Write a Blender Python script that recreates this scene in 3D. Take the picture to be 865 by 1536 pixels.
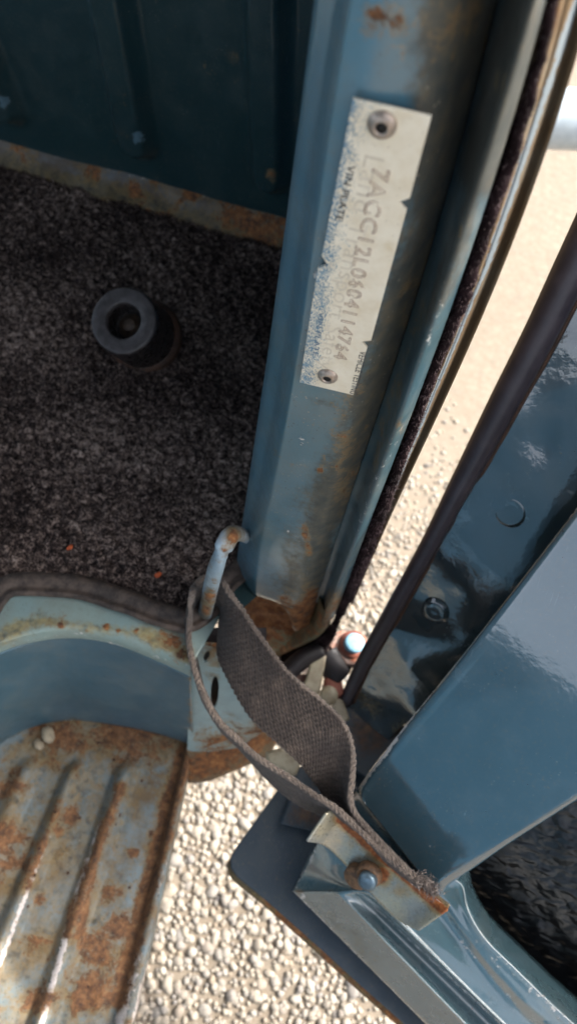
import bpy, bmesh, math, random
import numpy as np
from mathutils import Vector, Matrix
random.seed(7); rng = np.random.default_rng(7)
scene = bpy.context.scene
for o in list(bpy.data.objects): bpy.data.objects.remove(o)

# ------------------------------------------------------------------ camera
F_PX, CX, CY, CAM_H = 1109.0, 432.5, 768.0, 1.0       # focal length and centre, in photo pixels
NADIR = (365.0, 1330.0)                                # where straight-down falls
CAR_YAW = math.radians(15.0)                           # turn so that +Y is the van's forward axis
_d = np.array([NADIR[0]-CX, NADIR[1]-CY, F_PX]); _d /= np.linalg.norm(_d)
_Z = -_d; _up = np.array([0, -1.0, 0]); _Y = _up-_up.dot(_Z)*_Z; _Y /= np.linalg.norm(_Y); _X = np.cross(_Y, _Z)
_c, _s = math.cos(CAR_YAW), math.sin(CAR_YAW)
RW = np.array([[_c, -_s, 0], [_s, _c, 0], [0, 0, 1]]) @ np.array([_X, _Y, _Z])
CAM = np.array([0.0, 0.0, CAM_H])
cam_d = bpy.data.cameras.new('camera'); cam = bpy.data.objects.new('camera', cam_d)
scene.collection.objects.link(cam); scene.camera = cam
cam_d.sensor_fit = 'VERTICAL'; cam_d.sensor_height = 36.0; cam_d.lens = F_PX/1536.0*36.0
cam_d.clip_start = 0.01; cam_d.clip_end = 300.0
_r, _u, _b = RW@[1, 0, 0], RW@[0, -1, 0], RW@[0, 0, -1]
cam.matrix_world = Matrix(((_r[0], _u[0], _b[0], 0), (_r[1], _u[1], _b[1], 0), (_r[2], _u[2], _b[2], CAM_H), (0, 0, 0, 1)))
cam_d.dof.use_dof = True; cam_d.dof.focus_distance = 0.335; cam_d.dof.aperture_fstop = 10.0

# ------------------------------------------------------------------ sky, sun, exposure
SUN_EL, SUN_AZ = math.radians(42), math.radians(30)    # azimuth counted from +X (van's right) towards +Y (forward)
world = bpy.data.worlds.new('World'); scene.world = world; world.use_nodes = True
wn = world.node_tree.nodes; wl = world.node_tree.links
sky = wn.new('ShaderNodeTexSky'); sky.sky_type = 'NISHITA'; sky.sun_disc = False
sky.sun_elevation = SUN_EL; sky.sun_rotation = math.pi/2-SUN_AZ
sky.dust_density = 6.0; sky.air_density = 1.0; sky.ozone_density = 0.3
bg = wn['Background']; bg.inputs['Strength'].default_value = 0.15
hz_bw = wn.new('ShaderNodeRGBToBW'); hz_mix = wn.new('ShaderNodeMix'); hz_mix.data_type = 'RGBA'; hz_mix.inputs[0].default_value = 0.6   # thin white cloud over the whole sky
wl.new(sky.outputs['Color'], hz_bw.inputs[0]); wl.new(sky.outputs['Color'], hz_mix.inputs[6]); wl.new(hz_bw.outputs[0], hz_mix.inputs[7])
wl.new(hz_mix.outputs[2], bg.inputs['Color'])
sun_d = bpy.data.lights.new('sun', 'SUN'); sun = bpy.data.objects.new('sun', sun_d); scene.collection.objects.link(sun)
sun_d.energy = 2.0; sun_d.angle = math.radians(0.5); sun_d.color = (1.0, 0.95, 0.86)
_sd = Vector((math.cos(SUN_EL)*math.cos(SUN_AZ), math.cos(SUN_EL)*math.sin(SUN_AZ), math.sin(SUN_EL)))
sun.rotation_euler = _sd.to_track_quat('Z', 'Y').to_euler()
sun.location = (1.5, 3, 5)
vs = scene.view_settings; vs.view_transform = 'Standard'; vs.look = 'None'; vs.gamma = 1.0; vs.exposure = 2.15
vs.use_curve_mapping = False
scene.cycles.max_bounces = 10; scene.cycles.diffuse_bounces = 5; scene.cycles.use_denoising = True

# ------------------------------------------------------------------ measuring helpers: photo pixel -> place
def ray(p): return RW@np.array([p[0]-CX, p[1]-CY, F_PX])
def Pz(p, z):
    r = ray(p); return CAM+r*((z-CAM_H)/r[2])
def Py(p, y):
    r = ray(p); return CAM+r*(y/r[1])
def Pp(p, o, n):
    r = ray(p); return CAM+r*((np.array(o)-CAM).dot(n)/r.dot(n))
def proj(v):
    c = (np.asarray(v)-CAM)@RW
    return np.stack([CX+F_PX*c[..., 0]/c[..., 2], CY+F_PX*c[..., 1]/c[..., 2]], -1)
def unit(v): v = np.array(v, float); return v/np.linalg.norm(v)

def smooth_path(pts, n):
    """Catmull-Rom through pts, resampled to n points of even arc length."""
    P = np.array(pts, float); k = len(P)
    if k == 2: return P[0]+(P[1]-P[0])*np.linspace(0, 1, n)[:, None]
    E = np.vstack([2*P[0]-P[1], P, 2*P[-1]-P[-2]]); out = []
    m = 24
    for i in range(k-1):
        p0, p1, p2, p3 = E[i:i+4]; t = np.linspace(0, 1, m, endpoint=False)[:, None]
        out.append(.5*((2*p1)+(-p0+p2)*t+(2*p0-5*p1+4*p2-p3)*t*t+(-p0+3*p1-3*p2+p3)*t**3))
    Q = np.vstack(out+[P[-1:]])
    L = np.concatenate([[0], np.cumsum(np.linalg.norm(np.diff(Q[:, :3], axis=0), axis=1))])
    s = np.linspace(0, L[-1], n)
    return np.stack([np.interp(s, L, Q[:, j]) for j in range(Q.shape[1])], -1)

def grow(pts, d):
    """carry a line on past its last point by d metres"""
    P = [np.array(p, float) for p in pts]; return P+[P[-1]+unit(P[-1]-P[-2])*d]

def catmull_across(curves, sub):
    K = np.array(curves); k = len(K); E = np.concatenate([[2*K[0]-K[1]], K, [2*K[-1]-K[-2]]]); out = []
    for i in range(k-1):
        p0, p1, p2, p3 = E[i:i+4]
        for t in np.linspace(0, 1, sub, endpoint=False):
            out.append(.5*((2*p1)+(-p0+p2)*t+(2*p0-5*p1+4*p2-p3)*t*t+(-p0+3*p1-3*p2+p3)*t**3))
    out.append(K[-1])
    return np.array(out)

def vnoise(P, scale, seed=0):
    """cheap smooth 3-D value noise, numpy, 0..1"""
    Q = np.asarray(P)*scale+seed*17.31; I = np.floor(Q).astype(np.int64); f = Q-I; f = f*f*(3-2*f)
    def h(i, j, k):
        n = (i*374761393+j*668265263+k*2147483647+seed*974711) & 0x7fffffff
        n = ((n ^ (n >> 13))*1274126177) & 0x7fffffff
        return ((n ^ (n >> 16)) & 0xffff)/65535.0
    r = 0
    for dx in (0, 1):
        for dy in (0, 1):
            for dz in (0, 1):
                w = (f[..., 0] if dx else 1-f[..., 0])*(f[..., 1] if dy else 1-f[..., 1])*(f[..., 2] if dz else 1-f[..., 2])
                r = r+w*h(I[..., 0]+dx, I[..., 1]+dy, I[..., 2]+dz)
    return r

# ------------------------------------------------------------------ object helpers
col = scene.collection
def thing(name, label, cat, loc=(0, 0, 0), group=None):
    o = bpy.data.objects.new(name, None); col.objects.link(o); o.empty_display_size = .05
    o.location = loc; o['label'] = label; o['category'] = cat
    if group: o['group'] = group
    return o
def origin(o):
    v = np.zeros(3)
    while o is not None:
        v = v+np.array(o.location); o = o.parent
    return v
def link(name, me, mat, parent=None, base=None, kind=None, label=None, cat=None, group=None):
    """me holds world coordinates; they are made local to the parent (or to base)."""
    o = bpy.data.objects.new(name, me); col.objects.link(o)
    off = origin(parent) if parent is not None else np.array(base if base is not None else (0, 0, 0), float)
    if np.any(off): me.transform(Matrix.Translation(Vector(-off)))
    if parent is not None: o.parent = parent
    else: o.location = off
    if mat is not None and not me.materials: me.materials.append(mat)
    if kind: o['kind'] = kind
    if label: o['label'] = label
    if cat: o['category'] = cat
    if group: o['group'] = group
    return o
def mesh_from(name, V, Fc, smooth=True):
    me = bpy.data.meshes.new(name); me.from_pydata([tuple(v) for v in V], [], [tuple(map(int, f)) for f in Fc]); me.update()
    if smooth: me.polygons.foreach_set('use_smooth', [True]*len(me.polygons))
    return me
def set_attr(me, name, vals):
    a = me.attributes.new(name, 'FLOAT', 'POINT'); a.data.foreach_set('value', np.asarray(vals, dtype=np.float32).ravel())
def blob_field(V, blobs):
    """stain strength per vertex: ellipses/capsules drawn in photo pixels on the surface that stands there"""
    px = proj(V); out = np.zeros(len(V))
    for b in blobs:
        if len(b) == 4:
            x, y, r, s = b; d = np.hypot(px[:, 0]-x, px[:, 1]-y)
        else:
            x, y, x2, y2, r, s = b; a = np.array([x, y]); e = np.array([x2-x, y2-y]); L = e@e
            t = np.clip(((px-a)@e)/L, 0, 1); d = np.linalg.norm(px-a-t[:, None]*e, axis=1)
        w = np.clip(1-d/(r*1.45), 0, 1); w = w*w*(3-2*w); s = s*1.15
        out = np.maximum(out, w*s) if s > 0 else out+w*s
    return np.clip(out, 0, 1)
def grid_mesh(name, G, thick=0.0, face=None, uv=None):
    """G (A,B,3) -> mesh whose normals look at `face` (default camera); thick adds a back skin and rim."""
    A, B, _ = G.shape
    V = G.reshape(-1, 3)
    i = np.arange(A-1)[:, None]*B+np.arange(B-1)[None, :]
    Q = np.stack([i, i+1, i+B+1, i+B], -1).reshape(-1, 4)
    du = np.gradient(G, axis=0); dv = np.gradient(G, axis=1); N = np.cross(dv, du); N /= np.linalg.norm(N, axis=2, keepdims=True)+1e-12
    # quad (i,i+1,i+B+1) winding normal = cross(dv,du)
    look = (CAM if face is None else np.array(face))-G
    if (N*look).sum() < 0: Q = Q[:, ::-1]; N = -N
    nfront = len(V)
    if thick > 0:
        V2 = V-N.reshape(-1, 3)*thick
        Q2 = Q[:, ::-1]+nfront
        ring = np.concatenate([np.arange(B), np.arange(1, A)*B+B-1, (A-1)*B+np.arange(B-2, -1, -1), np.arange(A-2, 0, -1)*B])
        nx = np.roll(ring, -1)
        Rr = np.stack([ring, nx, nx+nfront, ring+nfront], -1)
        # orientation of the rim
        c = V[ring].mean(0); m = .5*(V[ring]+V[nx]); fn = np.cross(V[nx]-V[ring], V2[ring]-V[ring])
        if (fn*(m-c)).sum() < 0: Rr = Rr[:, ::-1]
        V = np.vstack([V, V2]); Q = np.vstack([Q, Q2, Rr])
    me = mesh_from(name, V, Q)
    me['nfront'] = nfront
    if uv is not None:
        U = uv.reshape(-1, 2); U = np.vstack([U, U]) if thick > 0 else U
        l = me.uv_layers.new(name='UVMap'); idx = np.zeros(len(me.loops), dtype=np.int32); me.loops.foreach_get('vertex_index', idx)
        l.data.foreach_set('uv', U[idx].astype(np.float32).ravel())
    if thick > 0:   # keep the rim crisp
        me.update()
    return me
def verts(me):
    a = np.zeros(len(me.vertices)*3, dtype=np.float32); me.vertices.foreach_get('co', a); return a.reshape(-1, 3).astype(float)
def stains(me, rust=(), stain=(), wear_glint=()):
    V = verts(me)
    set_attr(me, 'rust', blob_field(V, rust) if len(rust) else np.zeros(len(V)))
    set_attr(me, 'stain', blob_field(V, stain) if len(stain) else np.zeros(len(V)))
    set_attr(me, 'wear_glint', blob_field(V, wear_glint) if len(wear_glint) else np.zeros(len(V)))
    return me
def sweep(name, path, radius, seg=14, flat=1.0, flat_dir=None, caps=True):
    """round (or flattened) bar along path; radius scalar or per point"""
    P = np.array(path, float); n = len(P); r = np.broadcast_to(radius, (n,)).astype(float)
    T = np.gradient(P, axis=0); T /= np.linalg.norm(T, axis=1, keepdims=True)
    ref = np.array(flat_dir if flat_dir is not None else (0.3, 0.2, 0.93)); V = []; 
    a = np.linspace(0, 2*math.pi, seg, endpoint=False)
    for k in range(n):
        s = unit(np.cross(T[k], ref)); u = np.cross(s, T[k])
        for t in a: V.append(P[k]+r[k]*(math.cos(t)*s+flat*math.sin(t)*u))
    Fc = [(k*seg+j, k*seg+(j+1) % seg, (k+1)*seg+(j+1) % seg, (k+1)*seg+j) for k in range(n-1) for j in range(seg)]
    if caps:
        Fc.append(tuple(range(seg-1, -1, -1))); Fc.append(tuple((n-1)*seg+j for j in range(seg)))
    me = mesh_from(name, V, Fc)
    bm = bmesh.new(); bm.from_mesh(me); bmesh.ops.recalc_face_normals(bm, faces=bm.faces); bm.to_mesh(me); bm.free()
    return me
def lathe(name, prof, o, ax, seg=32, side=None):
    """prof: list of (radius, height) about axis ax through o"""
    ax = unit(ax); s = unit(np.cross(ax, side if side is not None else (0.13, 0.9, 0.2))); u = np.cross(ax, s); V = []
    for r, h in prof:
        for t in np.linspace(0, 2*math.pi, seg, endpoint=False):
            V.append(np.array(o)+ax*h+max(r, 1e-5)*(math.cos(t)*s+math.sin(t)*u))
    Fc = [(k*seg+j, k*seg+(j+1) % seg, (k+1)*seg+(j+1) % seg, (k+1)*seg+j) for k in range(len(prof)-1) for j in range(seg)]
    me = mesh_from(name, V, Fc)
    bm = bmesh.new(); bm.from_mesh(me); bmesh.ops.remove_doubles(bm, verts=bm.verts, dist=3e-5); bmesh.ops.recalc_face_normals(bm, faces=bm.faces)
    bm.to_mesh(me); bm.free(); me.polygons.foreach_set('use_smooth', [True]*len(me.polygons))
    return me
def sharp(me, ang=35):
    me.set_sharp_from_angle(angle=math.radians(ang)); return me
def fill2d(name, loops, o, ex, ey, thick, bevel=0.0):
    """flat plate from 2-D outlines (inner loops are holes), raised from plane (o,ex,ey) by thick"""
    cu = bpy.data.curves.new(name+'_c', 'CURVE'); cu.dimensions = '2D'; cu.fill_mode = 'BOTH'
    cu.extrude = thick/2; cu.bevel_depth = bevel; cu.bevel_resolution = 2; cu.offset = -bevel
    for lp in loops:
        sp = cu.splines.new('POLY'); sp.points.add(len(lp)-1); sp.use_cyclic_u = True
        for q, (x, y) in zip(sp.points, lp): q.co = (x, y, 0, 1)
    t = bpy.data.objects.new('tmp', cu); col.objects.link(t)
    dg = bpy.context.evaluated_depsgraph_get(); me = bpy.data.meshes.new_from_object(t.evaluated_get(dg)); me.name = name
    bpy.data.objects.remove(t); bpy.data.curves.remove(cu)
    return place2d(me, o, ex, ey, thick/2)
def place2d(me, o, ex, ey, lift=0.0):
    V = verts(me); l = me.uv_layers.new(name='UVMap') if not me.uv_layers else me.uv_layers[0]
    idx = np.zeros(len(me.loops), dtype=np.int32); me.loops.foreach_get('vertex_index', idx)
    l.data.foreach_set('uv', V[idx][:, :2].astype(np.float32).ravel())
    ex, ey = np.array(ex), np.array(ey); ez = np.cross(ex, ey)
    W = np.array(o)+V[:, :1]*ex+V[:, 1:2]*ey+(V[:, 2:3]+lift)*ez
    me.vertices.foreach_set('co', W.astype(np.float32).ravel()); me.update(); me.materials.clear()
    return me
def text_mesh(name, body, o, ex, ey, length, height, lift, outline=0.0, spacing=1.0):
    cu = bpy.data.curves.new(name+'_t', 'FONT'); cu.body = body; cu.size = 1.0; cu.resolution_u = 3; cu.space_character = spacing
    t = bpy.data.objects.new('tmp', cu); col.objects.link(t); dg = bpy.context.evaluated_depsgraph_get()
    me = bpy.data.meshes.new_from_object(t.evaluated_get(dg)); me.name = name
    bpy.data.objects.remove(t); bpy.data.curves.remove(cu)
    V = verts(me); x0, x1 = V[:, 0].min(), V[:, 0].max(); sx, sy = length/(x1-x0), height/0.69
    me.transform(Matrix.Diagonal((sx, sy, 1, 1)) @ Matrix.Translation((-x0, 0, 0)))
    if outline > 0:                                # keep only the rims of the strokes, as a punch leaves them
        bm = bmesh.new(); bm.from_mesh(me); bmesh.ops.remove_doubles(bm, verts=bm.verts, dist=1e-6); Vo, Fo = [], []
        for e in bm.edges:
            if len(e.link_faces) == 1:
                p, q = np.array(e.verts[0].co), np.array(e.verts[1].co); d = q-p; L = np.linalg.norm(d)
                if L < 1e-7 or rng.random() < .10: continue
                d /= L; w = np.array([-d[1], d[0], 0])*outline*rng.uniform(.6, 1.2); d = d*outline*.4; n = len(Vo); z = np.array([0, 0, .00006])
                Vo += [p-w-d, p+w-d, q+w+d, q-w+d, p-d*0+z, q+z]; Fo += [(n, n+4, n+5, n+3), (n+1, n+2, n+5, n+4), (n, n+1, n+4), (n+2, n+3, n+5)]
        bm.free(); me = mesh_from(name, Vo, Fo, False)
    return place2d(me, o, ex, ey, lift)

# ------------------------------------------------------------------ materials
def srgb(h):
    v = [int(h[i:i+2], 16)/255 for i in (0, 2, 4)]
    return tuple(((c+.055)/1.055)**2.4 if c > .04045 else c/12.92 for c in v)+(1.0,)
class NT:
    def __init__(s, name):
        s.m = bpy.data.materials.new(name); s.m.use_nodes = True; s.n = s.m.node_tree.nodes; s.l = s.m.node_tree.links
        s.b = s.n['Principled BSDF']; s.tc = s.n.new('ShaderNodeTexCoord')
    def _in(s, sock, v):
        if hasattr(v, 'is_output') or isinstance(v, bpy.types.NodeSocket): s.l.new(v, sock)
        else: sock.default_value = v
    def noise(s, scale, detail=4, rough=.55, vec=None, dist=0.0):
        n = s.n.new('ShaderNodeTexNoise'); n.inputs['Scale'].default_value = scale; n.inputs['Detail'].default_value = detail
        n.inputs['Roughness'].default_value = rough; n.inputs['Distortion'].default_value = dist
        s.l.new(vec or s.tc.outputs['Object'], n.inputs['Vector']); return n.outputs['Fac']
    def vor(s, scale, vec=None, out='Distance', feature='F1'):
        n = s.n.new('ShaderNodeTexVoronoi'); n.feature = feature; n.inputs['Scale'].default_value = scale
        s.l.new(vec or s.tc.outputs['Object'], n.inputs['Vector']); return n.outputs[out]
    def map(s, rot=(0, 0, 0), scale=(1, 1, 1), src='Object'):
        n = s.n.new('ShaderNodeMapping'); n.inputs['Rotation'].default_value = rot; n.inputs['Scale'].default_value = scale
        s.l.new(s.tc.outputs[src], n.inputs['Vector']); return n.outputs['Vector']
    def attr(s, name):
        n = s.n.new('ShaderNodeAttribute'); n.attribute_name = name; return n.outputs['Fac']
    def math(s, op, a, b=0.0, c=None):
        n = s.n.new('ShaderNodeMath'); n.operation = op; s._in(n.inputs[0], a); s._in(n.inputs[1], b)
        if c is not None: s._in(n.inputs[2], c)
        return n.outputs[0]
    def ramp(s, fac, lo, hi, smooth=True):
        n = s.n.new('ShaderNodeMapRange'); n.interpolation_type = 'SMOOTHSTEP' if smooth else 'LINEAR'
        s._in(n.inputs[0], fac); n.inputs[1].default_value = lo; n.inputs[2].default_value = hi; return n.outputs[0]
    def remap(s, fac, lo, hi, a, b):
        n = s.n.new('ShaderNodeMapRange'); s._in(n.inputs[0], fac); n.inputs[1].default_value = lo; n.inputs[2].default_value = hi
        n.inputs[3].default_value = a; n.inputs[4].default_value = b; return n.outputs[0]
    def mix(s, fac, a, b):
        n = s.n.new('ShaderNodeMix'); n.data_type = 'RGBA'; s._in(n.inputs[0], fac); s._in(n.inputs[6], a); s._in(n.inputs[7], b); return n.outputs[2]
    def colors(s, fac, stops):
        n = s.n.new('ShaderNodeValToRGB'); e = n.color_ramp.elements
        while len(e) < len(stops): e.new(.5)
        for k, (p, c) in enumerate(stops): e[k].position = p; e[k].color = c
        s._in(n.inputs[0], fac); return n.outputs[0]
    def bump(s, h, strength=.3, dist=.001, normal=None):
        n = s.n.new('ShaderNodeBump'); n.inputs['Strength'].default_value = strength; n.inputs['Distance'].default_value = dist
        s.l.new(h, n.inputs['Height'])
        if normal is not None: s.l.new(normal, n.inputs['Normal'])
        return n.outputs['Normal']
    def out(s, color=None, rough=None, normal=None, **kw):
        for k, v in (('Base Color', color), ('Roughness', rough), ('Normal', normal)):
            if v is not None: s._in(s.b.inputs[k], v)
        for k, v in kw.items(): s._in(s.b.inputs[k], v)
        return s.m

RUST = [(.0, srgb('241812')), (.3, srgb('4e3220')), (.55, srgb('7a4d28')), (.8, srgb('976a40')), (1, srgb('6f5f50'))]
def paint(name, c1, c2, rough=.3, film_c='6f6f66', dirt=.25, base_rust=0.0, worn='a9aeb0', worn2='d8d3cc', stain_c='5d5136', stain_hi='6b5836', peel=.06, coat=0.3, scratch=.5, speck=.5, rust_stops=RUST, rust_map=(1, 1, 1), wear_glint_rough=.55, coat_ior=1.5, coat_rough=.12, grit=.5, spec=.5):
    t = NT(name)
    big = t.noise(9, 3); mid = t.noise(55, 5, .6); fine = t.noise(420, 3, .6)
    c = t.mix(t.ramp(big, .35, .7), srgb(c1), srgb(c2))
    # dust film and grime with shapes of their own
    film = t.math('MULTIPLY', t.ramp(t.noise(30, 6, .65), .42, .75), dirt)
    c = t.mix(film, c, srgb(film_c))
    st = t.math('ADD', t.attr('stain'), t.math('ADD', t.math('MULTIPLY', t.math('SUBTRACT', t.noise(70, 6, .65, t.map((0, 0, 0), (1, 1, .35))), .5), 1.2), t.math('MULTIPLY', t.math('SUBTRACT', t.noise(300, 4, .7), .5), .7)))
    stm = t.math('MULTIPLY', t.ramp(st, .3, .85), .85)
    c = t.mix(stm, c, t.colors(t.noise(140, 4), [(.3, srgb('2f2c24')), (.55, srgb(stain_c)), (.8, srgb(stain_hi))]))
    # scratches: thin stretched noise
    sc = t.ramp(t.noise(60, 2, .5, t.map((.3, .5, .9), (22, 1.6, 1))), .67, .75)
    sc2 = t.ramp(t.noise(70, 2, .5, t.map((.9, -.5, .2), (2, 26, 1))), .68, .76)
    scm = t.math('MULTIPLY', t.math('MULTIPLY', t.math('MAXIMUM', sc, sc2), t.ramp(t.noise(13, 3), .5, .7)), scratch)
    c = t.mix(t.math('MULTIPLY', scm, .5), c, srgb('93a0a6'))
    # paint worn through; the same mask also carries painted highlights
    w = t.math('ADD', t.attr('wear_glint'), t.math('MULTIPLY', t.math('SUBTRACT', t.noise(210, 6, .75), .5), 2.2))
    wm = t.ramp(w, .55, .70)
    c = t.mix(wm, c, t.mix(fine, srgb(worn), srgb(worn2)))
    # rust
    r0 = t.math('ADD', t.math('ADD', t.attr('rust'), base_rust), t.math('ADD', t.math('MULTIPLY', t.math('SUBTRACT', t.noise(70, 8, .72, None, .5), .5), 2.1), t.math('MULTIPLY', t.math('SUBTRACT', t.noise(420, 5, .7), .5), 1.0)))
    rm = t.ramp(r0, .56, .74)
    halo = t.math('MULTIPLY', t.ramp(r0, .3, .55), .55)
    c = t.mix(halo, c, srgb('7a6440'))
    rc = t.colors(t.noise(150, 7, .72, t.map((0, 0, 0), rust_map)), [(p*.5+.25, q) for p, q in rust_stops])
    c = t.mix(rm, c, rc)
    # little dark and rusty pin-holes
    v = t.vor(95, out='Distance'); vr = t.vor(95, out='Color')
    sp = t.math('MULTIPLY', t.math('LESS_THAN', v, .13), t.math('GREATER_THAN', vr, 1-.16*speck))
    c = t.mix(sp, c, srgb('3a2416'))
    gv = t.math('LESS_THAN', t.vor(330), .17); gm_ = t.math('MULTIPLY', t.math('MULTIPLY', gv, t.ramp(t.noise(24, 4), .48, .62)), grit*.55)
    c = t.mix(gm_, c, t.mix(t.ramp(t.noise(90, 2), .45, .55), srgb('2a221a'), srgb('8a8578')))
    c = t.mix(t.math('MULTIPLY', t.ramp(fine, .5, .75), .22), c, srgb('5b5648'))
    ro = t.math('ADD', t.remap(mid, .3, .7, rough*.8, rough*1.25), t.math('MULTIPLY', film, .8))
    ro = t.math('ADD', ro, t.math('MULTIPLY', stm, .25))
    ro = t.math('MAXIMUM', ro, t.math('MULTIPLY', wm, wear_glint_rough)); ro = t.math('MAXIMUM', ro, t.math('MULTIPLY', rm, .85))
    h = t.math('ADD', t.math('MULTIPLY', t.noise(230, 2), peel), t.math('MULTIPLY', t.math('MULTIPLY', rm, t.noise(300, 5, .7)), 1.2))
    h = t.math('SUBTRACT', h, t.math('MULTIPLY', wm, .25)); h = t.math('SUBTRACT', h, t.math('MULTIPLY', scm, .05)); h = t.math('SUBTRACT', h, sp)
    nm = t.bump(h, .7, .0008)
    cw = t.math('MULTIPLY', t.math('SUBTRACT', 1.0, t.math('MAXIMUM', rm, t.math('MAXIMUM', wm, stm))), coat)
    return t.out(c, ro, nm, **{'Coat Weight': cw, 'Coat Roughness': coat_rough, 'Coat IOR': coat_ior, 'Coat Normal': nm, 'Specular IOR Level': spec})

M = {}
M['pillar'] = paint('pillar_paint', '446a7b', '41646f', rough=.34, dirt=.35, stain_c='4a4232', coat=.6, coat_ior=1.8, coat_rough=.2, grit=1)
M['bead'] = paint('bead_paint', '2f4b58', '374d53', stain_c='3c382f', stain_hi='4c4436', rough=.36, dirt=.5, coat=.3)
M['interior'] = paint('interior_paint', '1c3538', '183135', worn='35505b', worn2='58727d', rough=.36, dirt=.1, coat=.25, peel=.1)  # worn tones here colour the painted highlights on the rib ends
M['flange'] = paint('flange_paint', '58595a', '5f554a', rough=.5, dirt=1.0, film_c='5a4c3c', base_rust=.2, coat=0)
M['rim'] = paint('rim_paint', '7a8c86', '6c8488', rough=.45, dirt=.5, stain_c='8a7c50', coat=.1)
M['riser'] = paint('riser_paint', '375867', '33525f', rough=.38, dirt=.25, coat=.3)
M['tread'] = paint('tread_paint', '64767d', '6a7070', rough=.5, dirt=1.3, film_c='6a5a46', base_rust=.30, grit=1.5, rust_stops=[(0, srgb('2a1e17')), (.3, srgb('4c3627')), (.55, srgb('6f4c30')), (.8, srgb('8a6847')), (1, srgb('665a4e'))], stain_c='7d7058', coat=0, speck=2.5, worn='b5a8a8')
M['foot'] = paint('foot_rust', '56705f', '6a6a4c', rust_map=(1.3, 1.3, .5), rough=.5, dirt=.5, base_rust=.12, coat=0, rust_stops=[(0, srgb('3a2013')), (.35, srgb('754424')), (.65, srgb('9a683e')), (1, srgb('b48a60'))])
M['lower'] = paint('lower_plate_paint', '7a9296', '6d8a92', rough=.4, dirt=.4, coat=.1, stain_c='7d6a48')
M['brown'] = paint('brown_rust', '4a382c', '3a2c24', rough=.6, dirt=.5, base_rust=.25, coat=0)
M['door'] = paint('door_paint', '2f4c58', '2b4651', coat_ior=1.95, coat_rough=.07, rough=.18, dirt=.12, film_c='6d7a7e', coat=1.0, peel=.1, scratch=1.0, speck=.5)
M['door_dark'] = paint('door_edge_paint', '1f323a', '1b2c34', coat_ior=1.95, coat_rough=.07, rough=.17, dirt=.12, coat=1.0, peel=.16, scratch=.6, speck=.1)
M['door_low'] = paint('door_low_paint', '4a656c', '456068', coat_ior=2.1, coat_rough=.10, rough=.22, dirt=.35, coat=.8, peel=.12, speck=.6)
M['door_bottom'] = paint('door_bottom_paint', '2b3a46', '27353f', rough=.5, dirt=.15, coat=.0, stain_c='5a4030')
M['outer'] = paint('outer_paint', '62523f', '544534', worn='5f686e', worn2='70787c', rough=.8, dirt=.5, coat=0, spec=.08, wear_glint_rough=.8, stain_c='5a3e2c', stain_hi='7a5a40')  # worn tones here colour the painted sunlit edge
M['bracket'] = paint('bracket_paint', '7e97a8', '8c9ca2', rough=.35, dirt=.9, film_c='7a6448', base_rust=.14, coat=.2)
M['shell'] = paint('shell_paint', '3f6480', '3a5c74', rough=.4, dirt=.2, coat=.2)

def simple(name, c, rough, bump=0, bscale=300, c2=None, metallic=0, nscale=60, **kw):
    t = NT(name)
    cc = t.mix(t.ramp(t.noise(nscale, 5, .65), .35, .68), srgb(c), srgb(c2 or c))
    ro = t.remap(t.noise(nscale*2, 4), .3, .7, rough*.85, min(1, rough*1.15))
    nm = t.bump(t.noise(bscale, 4, .6), bump, .0006) if bump else None
    return t.out(cc, ro, nm, Metallic=metallic, **kw)
M['rubber'] = simple('black_rubber', '1e1b1b', .28, .3, 420, '2a2524', nscale=140)
M['dusty_rubber'] = simple('dusty_rubber', '454040', .38, .7, 260, '302c2b', nscale=160)
M['seal_rubber'] = simple('door_rubber', '2b2830', .45, .2, 350, '3a353c')
M['brown_line'] = simple('brown_sealant', '4a3020', .7, .5, 300, '2c1d14')
M['furry'] = simple('fuzzy_seal', '241a1c', 1.0, .8, 700, '120c0d', **{'Specular IOR Level': .05})
M['hair'] = simple('fuzzy_hair', '3a2a2c', .9, 0, 300, '1d1416')
M['binding'] = simple('carpet_binding', '4c3f36', .7, .9, 260, '261e19', nscale=110)
M['cream'] = simple('cream_metal', '98907a', .5, .4, 200, '7c6f58', nscale=110)
M['bolt'] = simple('bolt_steel', '6f8796', .35, .3, 400, '4c5a62', metallic=.6)
M['rustbolt'] = simple('rusty_washer', '6f5034', .7, 1, 600, '3f3024', nscale=420)
M['old_bolt'] = simple('old_bolt', '4a3a2c', .6, .8, 500, '2a211b', nscale=300)
M['hinge_red'] = simple('hinge_rust', '8a5040', .7, .6, 200, '5c3026')
M['hinge_white'] = simple('hinge_primer', '9a8378', .6, .4, 200, '8a4a2c', nscale=110)
M['hinge_blue'] = simple('hinge_paint', '7fa9bd', .4, .4, 300, '5c8aa4', nscale=160)
M['black'] = simple('grimy_black', '17151a', .6, .4, 200, '262022')
M['pipe'] = simple('pale_pipe', 'a9b4bc', .35, .1, 100, '9aa6b0')
M['crumb'] = simple('orange_crumb', 'b5572c', .8, .5, 500, '9a4020')
M['pebble_a'] = simple('pale_stone', 'a0937c', .85, .8, 260, '7c705e', nscale=180)

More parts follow.
